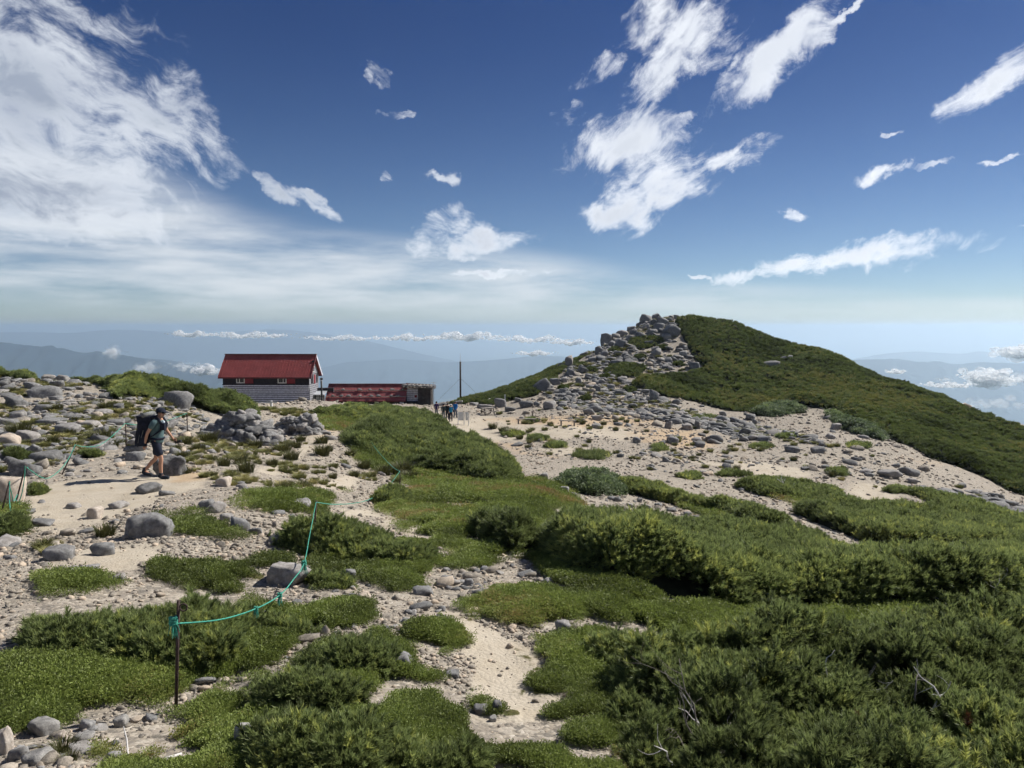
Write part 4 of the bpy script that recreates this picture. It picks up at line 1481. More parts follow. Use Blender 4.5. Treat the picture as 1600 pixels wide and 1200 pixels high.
G2 = 'boulders of the left slope'
for a in [
    (48, 612, 34, 20), (70, 600, 26, 12), (20, 598, 20, 8), (63, 642, 40, 13), (115, 641, 34, 7), (137, 646, 22, 11), (180, 640, 28, 14), (178, 620, 16, 9), (214, 619, 20, 9), (136, 619, 20, 10),
    (105, 610, 22, 8), (122, 622, 16, 9), (20, 652, 36, 16), (50, 658, 20, 12), (70, 664, 52, 14), (135, 669, 42, 16), (175, 663, 42, 11), (95, 668, 22, 14), (10, 664, 34, 14), (60, 680, 22, 13), (125, 655, 24, 12),
    (247, 634, 20, 11), (254, 619, 14, 7), (225, 640, 22, 10), (240, 648, 18, 9), (210, 655, 20, 9), (150, 630, 22, 6), (200, 625, 20, 6), (160, 622, 18, 6), (85, 625, 24, 9), (100, 634, 20, 7), (40, 634, 22, 8),
    (15, 624, 22, 8), (5, 610, 18, 9), (130, 602, 18, 7), (165, 606, 16, 6), (190, 612, 14, 5), (150, 688, 26, 10), (110, 690, 20, 9), (190, 690, 22, 9), (280, 650, 18, 9), (265, 640, 16, 8), (285, 672, 22, 9), (270, 662, 18, 9), (310, 652, 16, 8), (300, 640, 14, 6),
]:
    boulder(*a, 'rounded grey granite boulder on the rubble slope behind the hiker', G2)
zz = zone([(-100, 594), (60, 592), (170, 604), (300, 628), (330, 660), (250, 690), (160, 712), (40, 735), (-100, 760)])
P = polar_points(zz, 400)
done = 0
for (x, y) in P:
    if done >= 40:
        break
    r_ = math.hypot(x, y)
    s_ = float(rng.gamma(2.2, 0.20)) * (0.3 + r_ / 40) + 0.22
    if any((x - bx) ** 2 + (y - by) ** 2 < (0.8 * (s_ * 0.5 + br)) ** 2 for bx, by, br in BOULDERS) or in_thicket(np.array([x]), np.array([y]))[0]:
        continue
    boulder(0, 0, 0, 0, 'rounded grey granite boulder on the rubble slope behind the hiker', G2, world=(x, y), dim=(s_ * 0.9, s_ * rng.uniform(0.26, 0.5)), tilt=rng.uniform(-12, 12))
    done += 1

G3 = 'boulders of the hill'
LH = 'grey boulder among the rocks tumbling down the near side of the hill'
for a in [
    (948, 530, 21, 22, 'tall upright boulder standing out at the left end of the summit rocks', 0), (1012, 503, 26, 16, 'pointed block leaning left on top of the hill', -30), (1027, 500, 18, 12, 'slanting block beside the pointed block on the hill top', -30),
    (1052, 528, 28, 20, 'cracked angular block at the right end of the summit rocks', 30), (848, 612, 30, 20, 'big slanting slab at the left foot of the boulder chute', -25), (890, 573, 16, 20, 'upright boulder at the left edge of the boulder chute', 0),
    (1206, 579, 34, 13, 'pale smooth slab showing through the dwarf pine of the hill flank, lower of two', 8), (1228, 566, 28, 9, 'pale slab in the dwarf pine of the hill flank, upper of two', 18), (1023, 628, 17, 22, 'two-part rounded boulder at the foot of the hill flank', 0),
    (1086, 579, 22, 13, 'pale lumpy rock at the edge of the pine cover on the hill', 0),
    (859, 640, 23, 16, 'large rounded boulder at the foot of the hill behind the benches', 0), (879, 638, 16, 11, 'rounded boulder right of the large one behind the benches', 0), (782, 637, 24, 15, 'large boulder behind the picnic table', 0),
    (797, 643, 20, 9, 'low boulder lying in front of the white signpost', 0), (920, 648, 20, 11, 'blocky boulder on the ochre ground', 0), (933, 657, 20, 10, 'tilted boulder below the blocky one on the ochre ground', 12),
    (757, 639, 26, 9, 'long grey rock right behind the picnic table', 0), (822, 637, 26, 12, 'wide boulder in the row behind the benches', 0), (838, 636, 12, 11, 'upright boulder in the row behind the benches', 0),
]:
    boulder(a[0], a[1], a[2], a[3], a[4], G3, tilt=a[5], deep=0.3)
for a in [
    (963, 521, 15, 13), (975, 517, 24, 12), (987, 510, 16, 11), (1003, 498, 12, 10), (1036, 508, 22, 12), (1031, 515, 20, 10), (1042, 533, 16, 14), (1050, 517, 16, 14), (970, 543, 20, 15), (877, 577, 16, 12), (936, 553, 18, 15),
    (913, 555, 18, 10), (945, 557, 14, 10), (963, 572, 20, 10), (1002, 575, 16, 9), (1028, 557, 20, 12), (1025, 550, 14, 8), (1068, 559, 14, 10), (1045, 569, 12, 11), (973, 597, 17, 9), (932, 612, 15, 13), (905, 600, 13, 11), (912, 583, 18, 10),
    (893, 586, 18, 10), (968, 619, 17, 11), (868, 602, 18, 14), (882, 598, 12, 9), (945, 536, 14, 9), (957, 541, 12, 8), (990, 522, 14, 8), (1010, 516, 16, 9), (1020, 523, 18, 9), (1005, 530, 14, 8), (985, 532, 12, 8), (1015, 540, 16, 8), (925, 565, 14, 8),
    (1045, 505, 14, 8), (1058, 498, 12, 6), (1000, 508, 14, 9), (1022, 508, 14, 9), (965, 556, 14, 8), (980, 565, 12, 7), (950, 570, 12, 7), (920, 592, 14, 8), (940, 600, 14, 8), (955, 608, 14, 8), (900, 615, 14, 8), (880, 615, 14, 8), (985, 625, 15, 8), (1005, 630, 14, 8),
]:
    boulder(*a, LH, G3, tilt=rng.uniform(-25, 25), deep=0.35)
L4 = 'grey rock strewn over the bare saddle and slope below the hill'
G4 = 'rocks of the bare saddle'
for a in [
    (932, 670, 17, 9), (995, 693, 15, 11), (1052, 694, 22, 13), (1045, 670, 15, 13), (1090, 670, 12, 15), (1075, 672, 20, 10), (972, 647, 26, 9), (1037, 650, 18, 9), (1055, 640, 16, 9), (1175, 657, 19, 11), (1180, 663, 10, 8), (1118, 692, 32, 13),
    (1095, 699, 20, 9), (1240, 707, 28, 11), (1281, 709, 26, 11), (1308, 672, 20, 11), (1300, 686, 16, 9), (1395, 748, 38, 13), (1426, 744, 36, 15), (1428, 756, 20, 8), (1500, 774, 22, 10), (1478, 772, 20, 8), (1010, 645, 16, 9), (990, 640, 18, 10),
    (1130, 650, 14, 8), (1085, 645, 16, 8), (1150, 668, 14, 8), (1200, 672, 16, 8), (1230, 680, 16, 8), (1165, 690, 18, 7), (1290, 732, 16, 6), (1340, 720, 16, 6), (1260, 735, 16, 6), (1140, 725, 16, 6), (1060, 715, 18, 6), (970, 715, 14, 6),
    (1360, 745, 18, 6), (1540, 790, 26, 9), (1570, 795, 26, 10), (1590, 808, 30, 10), (1530, 800, 20, 8), (1445, 765, 16, 6), (1505, 762, 16, 6), (1100, 740, 14, 5), (900, 712, 12, 5), (845, 690, 14, 5), (1222, 772, 14, 6), (1235, 768, 14, 6),
    (1010, 795, 18, 8), (1030, 792, 16, 8), (1050, 800, 18, 8), (1075, 806, 16, 7), (985, 793, 14, 8), (1000, 785, 12, 7), (940, 652, 10, 6), (760, 630, 18, 6), (740, 634, 16, 6), (715, 632, 20, 7), (690, 634, 18, 6), (810, 628, 14, 6), (905, 634, 14, 7),
]:
    boulder(*a, L4, G4, tilt=rng.uniform(-12, 12), deep=0.3)
print('rocks', N_ROCK[0])


# ------------------------------------------------------------------ stone piles beside the path
def stone_pile(label, px, py, w, h, n, seed, depth=0.8):
    r_ = np.random.default_rng(seed)
    c = hit(px, py)
    k = 1.0 / ppm(c)
    W_, H_ = w * k, h * k
    c = np.array([c[0], c[1] + W_ * 0.3 * depth, 0])
    root = empty('stone_pile', (c[0], c[1], g1(c[0], c[1])))
    tag(root, label, 'stone pile', 'stone piles by the path')
    gz = g1(c[0], c[1])
    for i in range(n):
        q = math.sqrt(r_.uniform(0, 1))
        a = r_.uniform(0, 2 * math.pi)
        if r_.uniform() < 0.55:
            a = -abs(a - math.pi)            # more on the side that is seen
        x, y = q * math.cos(a) * W_ * 0.5, q * math.sin(a) * W_ * 0.42 * depth
        top = H_ * (1 - q ** 1.5) * (0.85 + 0.25 * vnoise(np.array([x * 1.3]), np.array([y * 1.3]), seed=seed)[0])
        s = min(0.95, r_.gamma(2.4, 0.135) + 0.16) * W_ / 4.0
        o = bpy.data.objects.new('stone', STONES[int(r_.integers(len(STONES)))] if s < 0.5 else ROCKS[int(r_.integers(len(ROCKS)))])
        o.scale = (s * r_.uniform(0.9, 1.3), s, s * r_.uniform(0.45, 0.8))
        o.rotation_euler = (r_.normal(0, 0.35), r_.normal(0, 0.35), r_.uniform(0, 6.28))
        z = g1(c[0] + x, c[1] + y) - gz + max(0, top - s * 0.15)
        o.location = (x, y, z)
        link(o, root)
    BOULDERS.append((c[0], c[1], W_ * 0.5))
    # rubble inside, so that no light falls through
    core = obj('rubble_core', mesh_np('rubble_core', (np.array(rock_verts(seed, 3, 9, lump=0.2)[0]) * np.array([W_ * 0.62, W_ * 0.5 * depth, H_ * 0.95])).tolist(), rock_verts(seed, 3, 9)[1], [M_ROCK], True), root)
    return root


stone_pile('wide pile of loose grey stones in front of the big hut', 372, 694, 128, 50, 210, 5, 0.8)
stone_pile('smaller pile of grey stones right of the wide one, nearer to the path', 458, 680, 92, 40, 150, 6, 0.8)

# ------------------------------------------------------------------ gravel and rubble nobody could count
A = rng.uniform(-0.72, 0.72, 190000)
L = np.concatenate([rng.uniform(math.log(3.4), math.log(100), 110000), rng.uniform(math.log(3.6), math.log(17), 80000)])
x, y = np.exp(L) * np.sin(A), np.exp(L) * np.cos(A)
r = np.exp(L)
v = zone_value(x, y, Z_MATS, 0.6)
sd = zone_value(x, y, Z_SANDS, 2.0)
patch = fbm(x / (0.6 + 0.06 * r), y / (0.6 + 0.06 * r), octv=3, seed=91)
prob = (0.68 + 1.1 * patch) * (1 - 0.95 * sd) * (1 - 0.97 * v)
k = (rng.uniform(size=len(x)) < prob) & ~in_thicket(x, y, 0.0)
x, y, r = x[k], y[k], r[k]
m = len(x)
s = (0.010 + 0.0022 * r) * rng.gamma(2.2, 0.5, m)
s = np.minimum(s, 0.06 + 0.004 * r) * rng.choice([1.0, 0.7, 0.5, 0.5], m)
scl = np.stack([s * rng.uniform(0.8, 1.4, m), s * rng.uniform(0.8, 1.3, m), s * rng.uniform(0.5, 0.9, m)], 1)
rot = np.stack([rng.normal(0, 0.25, m), rng.normal(0, 0.25, m), rng.uniform(0, 6.28, m)], 1)
gv = scatter('gravel', 'pebble', PEBBLES, np.stack([x, y, ground(x, y) + s * 0.12], 1), rot, scl, rng.uniform(0, 1, m))
tag(gv, 'loose pale gravel covering the bare ground', 'gravel', kind='stuff')
print('gravel', m)
A = rng.uniform(-0.70, 0.70, 26000)
L = rng.uniform(math.log(3.6), math.log(120), 26000)
x, y = np.exp(L) * np.sin(A), np.exp(L) * np.cos(A)
r = np.exp(L)
v = zone_value(x, y, Z_MATS, 0.6)
sd = zone_value(x, y, Z_SANDS, 2.0)
patch = fbm(x / (1.5 + 0.09 * r), y / (1.5 + 0.09 * r), octv=3, seed=95)
prob = np.clip(0.06 + 0.75 * patch, 0, 1) * (1 - 0.92 * sd) * (1 - 0.97 * v)
# thicker on the boulder slope, on the hill chute and at the lower left corner
ZR = [zz_ for zz_ in (zone([(-150, 594), (60, 592), (170, 604), (300, 628), (330, 660), (250, 690), (160, 705), (40, 735), (-150, 760)]),
                      zone([(850, 615), (880, 580), (940, 540), (1000, 505), (1050, 495), (1065, 530), (1090, 575), (1000, 595), (1060, 640), (1180, 665), (1300, 700), (1200, 690), (1050, 660), (900, 640)]),
                      zone([(-60, 1150), (120, 1135), (220, 1115), (330, 1070), (300, 1100), (230, 1150), (190, 1240), (-100, 1260)]),
                      zone([(1450, 760), (1560, 780), (1700, 830), (1600, 830), (1480, 790)]), zone([(940, 780), (1060, 795), (1120, 812), (1060, 808), (960, 795)]))]
prob = np.maximum(prob, np.clip(0.45 + 0.9 * patch, 0.08, 0.9) * zone_value(x, y, ZR, 3.0))
k = (rng.uniform(size=len(x)) < prob) & ~in_thicket(x, y, 0.0)
x, y, r = x[k], y[k], r[k]
m = len(x)
s = (0.025 + 0.0048 * r) * (0.4 + rng.gamma(1.3, 0.55, m))
s = np.minimum(s, 0.15 + 0.011 * r)
scl = np.stack([s * rng.uniform(0.8, 1.5, m), s * rng.uniform(0.8, 1.3, m), s * rng.uniform(0.35, 0.75, m)], 1)
rot = np.stack([rng.normal(0, 0.25, m), rng.normal(0, 0.25, m), rng.uniform(0, 6.28, m)], 1)
rb = scatter('rubble', 'rubble', RUBBLE + RUBBLE_G, np.stack([x, y, ground(x, y) + s * 0.10], 1), rot, scl, rng.uniform(0, 1, m))
tag(rb, 'small broken stones strewn over the slopes', 'rubble', kind='stuff')
print('rubble', m)
X_, S_ = [], []
for (zi, n_, lo_, ga_) in ((0, 1500, 0.10, 0.085), (1, 4600, 0.16, 0.19), (3, 500, 0.2, 0.16)):
    q = polar_points(ZR[zi], n_)
    X_.append(q)
    S_.append(lo_ + rng.gamma(1.3, ga_, len(q)))
qs = zone([(760, 640), (900, 640), (1100, 650), (1300, 690), (1500, 750), (1560, 790), (1400, 800), (1200, 760), (1000, 735), (850, 715)])
q = polar_points(qs, 900)
X_.append(q)
S_.append(0.06 + rng.gamma(1.1, 0.07, len(q)))
q, s = np.concatenate(X_), np.concatenate(S_)
k = ~in_thicket(q[:, 0], q[:, 1], 0.0) & (fbm(q[:, 0] / 3.0, q[:, 1] / 3.0, octv=3, seed=97) > -0.25)
q, s = q[k], np.minimum(s[k], 1.3)
m = len(q)
scl = np.stack([s * rng.uniform(0.8, 1.5, m), s * rng.uniform(0.8, 1.3, m), s * rng.uniform(0.3, 0.65, m)], 1)
rot = np.stack([rng.normal(0, 0.25, m), rng.normal(0, 0.25, m), rng.uniform(0, 6.28, m)], 1)
rb2 = scatter('rubble', 'rubble_g', RUBBLE_G, np.stack([q[:, 0], q[:, 1], ground(q[:, 0], q[:, 1]) + s * 0.08], 1), rot, scl, rng.uniform(0, 1, m))
tag(rb2, 'grey broken rock filling the hill chute and the left slope', 'rubble', kind='stuff')

# ------------------------------------------------------------------ grass tussocks
def tussock_mesh(seed, n=70, h=0.24, rad=0.07, w=0.008):
    r_ = np.random.default_rng(seed)
    tris, tips = [], []
    for i in range(n):
        a = r_.uniform(0, 6.28)
        q = rad * math.sqrt(r_.uniform())
        p = np.array([q * math.cos(a), q * math.sin(a), -0.01])
        out = np.array([math.cos(a + r_.normal(0, 0.5)), math.sin(a + r_.normal(0, 0.5)), 0])
        L = h * r_.uniform(0.6, 1.1)
        lean = r_.uniform(0.2, 1.0)
        m1 = p + np.array([0, 0, L * 0.6]) + out * L * 0.25 * lean
        e = m1 + np.array([0, 0, L * 0.28]) + out * L * 0.5 * lean
        s = np.cross(out, [0, 0, 1]) * w * 0.5
        tris += [p - s, p + s, m1 + s, p - s, m1 + s, m1 - s, m1 - s, m1 + s, e]
        tips += [0, 0, .5, 0, .5, .5, .5, .5, 1]
    return leaf_mesh('tussock', tris, tips, M_STRAW)


TUSS = [tussock_mesh(500 + k, 210, 0.30, 0.17, 0.014) for k in range(4)]


def tussock(px, py, w, label, group='grass tussocks'):
    p = hit(px, py)
    k = 1.0 / ppm(p)
    s = w * k / 0.42
    o = bpy.data.objects.new('grass_tussock', TUSS[int(rng.integers(4))])
    o.location = (p[0], p[1], p[2] - 0.01)
    o.scale = (s, s * 0.9, s * rng.uniform(0.75, 1.0))
    o.rotation_euler = (0, 0, rng.uniform(0, 6.28))
    link(o)
    tag(o, label, 'grass', group)
    AUTO.append((o, group, label))


for (px, py, w) in [(30, 682, 40), (80, 695, 30), (158, 690, 36), (175, 700, 24), (140, 685, 20), (90, 642, 20), (165, 640, 26), (85, 613, 18), (195, 615, 16), (110, 680, 20), (20, 615, 20), (240, 605, 16), (60, 615, 16), (205, 700, 18)]:
    tussock(px, py, w, 'yellow-green grass tussock among the boulders of the left slope', 'tussocks among the left boulders')
for (px, py, w) in [(290, 694, 24), (325, 690, 34), (350, 686, 30), (310, 705, 24), (284, 716, 22), (400, 700, 24), (440, 708, 34), (455, 718, 28), (425, 728, 22), (460, 700, 24), (385, 738, 30), (375, 725, 26), (350, 728, 24), (503, 693, 24), (514, 705, 16), (503, 712, 30), (547, 712, 20),
                    (568, 732, 26), (553, 745, 20), (600, 742, 26), (628, 742, 40), (640, 750, 26), (490, 752, 14), (520, 748, 16), (330, 745, 18), (290, 740, 22), (275, 705, 18), (470, 690, 18)]:
    tussock(px, py, w, 'yellow-green grass tussock on the stony path side near the stone piles', 'tussocks by the path')
for (px, py, w) in [(895, 655, 10), (905, 660, 12), (910, 663, 12), (930, 668, 10), (943, 664, 12), (962, 673, 12), (962, 660, 10), (979, 660, 10), (990, 640, 14), (1052, 706, 12), (920, 692, 10), (825, 700, 12), (788, 676, 20), (800, 680, 24), (812, 686, 14), (770, 670, 18), (860, 665, 12), (1010, 675, 10), (1130, 665, 12), (1180, 700, 12), (1092, 712, 10), (1080, 718, 12), (1240, 720, 14), (1300, 745, 16), (1150, 735, 16), (1060, 745, 14)]:
    tussock(px, py, w, 'small green tuft on the bare sandy saddle below the hill', 'tufts on the saddle')
for (px, py, w) in [(165, 838, 34), (3, 1110, 40), (95, 1178, 46), (108, 1190, 30), (65, 858, 30)]:
    tussock(px, py, w, {165: 'grass tuft at the left end of the large grey boulder', 3: 'long pale grass at the left edge of the lower left carpet', 95: 'pale thin grass between the stones near the bottom edge', 108: 'second thin grass tuft near the bottom edge', 65: 'grass tuft at the foot of a grey rock left of the path'}[px])
# flat green patches on the saddle
for k, (px, py, w, h_) in enumerate([(925, 716, 70, 12), (1148, 745, 60, 8), (840, 688, 36, 9), (870, 700, 34, 8), (1030, 704, 30, 8), (1080, 748, 40, 6), (1310, 742, 30, 8), (1190, 700, 40, 8), (800, 682, 40, 8), (830, 660, 20, 5), (1100, 655, 50, 8), (1230, 685, 40, 7), (1340, 700, 44, 10), (1400, 770, 40, 8), (1290, 770, 30, 6)]):
    ol = []
    for a_ in np.linspace(0, 6.28, 15)[:-1]:
        f_ = rng.uniform(0.55, 1.15)
        ol.append((px + w / 2 * f_ * math.cos(a_), py - h_ * 0.2 + h_ / 2 * f_ * math.sin(a_)))
    cu = thicket('flat green cushion of dwarf shrubs on the bare saddle below the hill', ol, 0.24, 130, 'mid', w=0.5, lump=0.8, size=1.5, seed=600 + k, name='shrub_cushion', group='cushions on the saddle', tint=(0.55, 0.3))
    AUTO.append((cu, 'cushions on the saddle', 'flat green cushion of dwarf shrubs on the bare saddle below the hill'))

# thin grass between the stones
X_ = [polar_points(ZR[0], 900), polar_points(zone([(270, 690), (330, 685), (470, 690), (520, 700), (560, 740), (640, 745), (600, 760), (480, 770), (340, 760), (280, 730)]), 420),
      polar_points(zone([(400, 640), (480, 640), (500, 655), (440, 650)]), 60), polar_points(zone([(60, 850), (200, 850), (260, 900), (100, 910)]), 60), polar_points(qs, 260), polar_points(ZR[1], 700)]
q = np.concatenate(X_)
k = (fbm(q[:, 0] / 2.5, q[:, 1] / 2.5, octv=3, seed=99) > 0.0) & ~in_thicket(q[:, 0], q[:, 1], 0.0)
q = q[k]
m = len(q)
r = np.hypot(q[:, 0], q[:, 1])
s = rng.uniform(0.35, 0.9, m) * (0.5 + r / 45)
SRC_GRASS = [source('grass_src%d' % k, me_) for k, me_ in enumerate(TUSS)]
ga = scatter('grass', 'grass', SRC_GRASS, np.stack([q[:, 0], q[:, 1], ground(q[:, 0], q[:, 1]) - 0.01], 1), np.stack([np.zeros(m), np.zeros(m), rng.uniform(0, 6.28, m)], 1), np.stack([s, s, s * 0.75], 1), rng.uniform(0.1, 0.9, m))
tag(ga, 'thin yellow-green grass between the stones of the slopes', 'grass', kind='stuff')

# say which one: order the look-alikes by row and place
ORD = 'first second third fourth fifth sixth seventh eighth ninth tenth eleventh twelfth thirteenth fourteenth fifteenth sixteenth seventeenth eighteenth nineteenth twentieth'.split()


def pixel_of(o):
    p = np.array(o.location)
    cp_, sp_ = math.cos(PITCH), math.sin(PITCH)
    f_ = p[1] * cp_ - p[2] * sp_
    return 800 + FPX * p[0] / f_, 600 - FPX * (p[1] * sp_ + p[2] * cp_) / f_


def single_out(group, shared, what, where, rows):
    L_ = [o for (o, g_, l_) in AUTO if g_ == group and l_ == shared]
    L_.sort(key=lambda o: pixel_of(o)[1])
    n_ = math.ceil(len(L_) / rows)
    for j in range(rows):
        row = sorted(L_[j * n_:(j + 1) * n_], key=lambda o: pixel_of(o)[0])
        rn = ('top' if j == 0 else 'lowest' if j == rows - 1 else ORD[j]) + ' row'
        for i, o in enumerate(row):
            shape = '' if what is None else what(o)
            o['label'] = '%s %s, %s from the left in the %s' % (shape, where, ORD[i], rn)


def rock_look(o):
    f_ = o.scale.z / o.scale.x
    return ('small ' if o.scale.x < 0.5 else 'big ' if o.scale.x > 1.4 else '') + ('flat' if f_ < 0.55 else 'upright' if f_ > 1.0 else 'blocky') + ' grey boulder'


single_out('boulders of the left slope', 'rounded grey granite boulder on the rubble slope behind the hiker', rock_look, 'on the left slope', 7)
single_out('boulders of the hill', LH, rock_look, 'on the hill', 4)
single_out('rocks of the bare saddle', L4, rock_look, 'on the saddle', 5)
single_out('tussocks by the path', 'yellow-green grass tussock on the stony path side near the stone piles', lambda o: 'yellow-green tussock', 'by the path', 3)
single_out('tussocks among the left boulders', 'yellow-green grass tussock among the boulders of the left slope', lambda o: 'yellow-green tussock', 'among the left slope boulders', 2)
single_out('tufts on the saddle', 'small green tuft on the bare sandy saddle below the hill', lambda o: 'small green tuft', 'on the sandy saddle', 3)
single_out('cushions on the saddle', 'flat green cushion of dwarf shrubs on the bare saddle below the hill', lambda o: 'flat green shrub cushion', 'on the saddle', 2)
AUTO += [(o, 'pine clumps between hill boulders', 'small dwarf pine clump between the boulders of the hill') for o in HILL_TUFTS]
single_out('pine clumps between hill boulders', 'small dwarf pine clump between the boulders of the hill', lambda o: 'small dwarf pine clump', 'among hill boulders', 2)


# ------------------------------------------------------------------ buildings
M_ROOF = plain('red_sheet_roof', (0.262, 0.060, 0.055), 0.6, 0.14, 1.2, 0.35)
M_ROOF2 = plain('faded_red_roof', (0.265, 0.075, 0.075), 0.65, 0.16, 1.5, 0.3)
M_ROOFTRIM = plain('dark_red_trim', (0.10, 0.02, 0.022), 0.6)
M_DARKWALL = plain('dark_stained_boards', (0.022, 0.019, 0.024), 0.8, 0.25, 4.0)
M_SHUTTER = plain('red_shutter', (0.22, 0.022, 0.028), 0.6, 0.1)
M_FRAME = plain('cream_frame', (0.62, 0.60, 0.54), 0.6, 0.08)
M_GREYBOARD = plain('weathered_boards', (0.62, 0.61, 0.66), 0.85, 0.22, 5.0, 0.2, bump=0.2)
M_GREYBOARD2 = plain('darker_weathered_boards', (0.54, 0.53, 0.57), 0.85, 0.22, 5.0, 0.2, bump=0.2)
M_GAP = plain('dark_backing', (0.05, 0.05, 0.055), 0.9)  # very dark wall that shows as joints between the planks
M_WHITEPANEL = plain('white_panel', (0.66, 0.66, 0.66), 0.6, 0.08)
M_GABLE = plain('grey_gable_boards', (0.24, 0.24, 0.26), 0.7, 0.12, 5.0)
M_BLACK = plain('black_metal', (0.015, 0.015, 0.016), 0.5, 0.1, 8.0, 0.4)
M_CONC = plain('concrete_block', (0.38, 0.37, 0.35), 0.9, 0.15, 6.0)
M_ZINC = plain('zinc_sheet', (0.50, 0.52, 0.55), 0.45, 0.1, 3.0, 0.5, 0.3)
M_WOODGREY = plain('grey_timber', (0.26, 0.235, 0.21), 0.85, 0.25, 7.0, 0.2, bump=0.3)
M_WOODDARK = plain('dark_timber', (0.060, 0.050, 0.045), 0.85, 0.25, 7.0, 0.2)
M_RUST = plain('rusty_iron', (0.055, 0.035, 0.030), 0.75, 0.35, 30.0, 0.3)
M_ROPE = plain('green_rope', (0.045, 0.27, 0.195), 0.7, 0.15, 40.0, 0.3)
M_TARP = plain('tar_paper', (0.035, 0.030, 0.030), 0.85, 0.3, 3.0)
mg, TG = material('window_glass')
bg_ = principled(TG, (0.02, 0.025, 0.03), 0.08)
bg_.node.inputs['Specular IOR Level'].default_value = 0.6
finish(TG, bg_)
M_GLASS = mg


def ridge_roof_slope(a, b, c, d, thick, ribs, mat, trim, parent, name='roof', rib_h=0.05, rib_w=0.05):
    """sheet roof plane: a-b eave (left, right), d-c ridge (left, right); raised seams run from eave to ridge"""
    a, b, c, d = [Vector(v) for v in (a, b, c, d)]
    n = (b - a).cross(d - a).normalized()
    if n.z < 0:
        n = -n
    m = MB()
    m.prism([a, b, c, d], n * -thick)
    o = m.build(name, mat, parent)
    s = MB()
    for i in range(ribs + 1):
        t = i / ribs
        p, q = a.lerp(b, t) + n * (rib_h * 0.5), d.lerp(c, t) + n * (rib_h * 0.5)
        s.beam(p, q, rib_w, rib_h, n)
    sm = s.build('seams', mat, o)
    tag(sm, kind='stuff')
    e = MB()
    e.beam(a - n * thick * 0.5 + Vector((0, -0.02, -0.05)), b - n * thick * 0.5 + Vector((0, -0.02, -0.05)), 0.05, 0.16)
    e.build('fascia', trim, o)
    return o, n


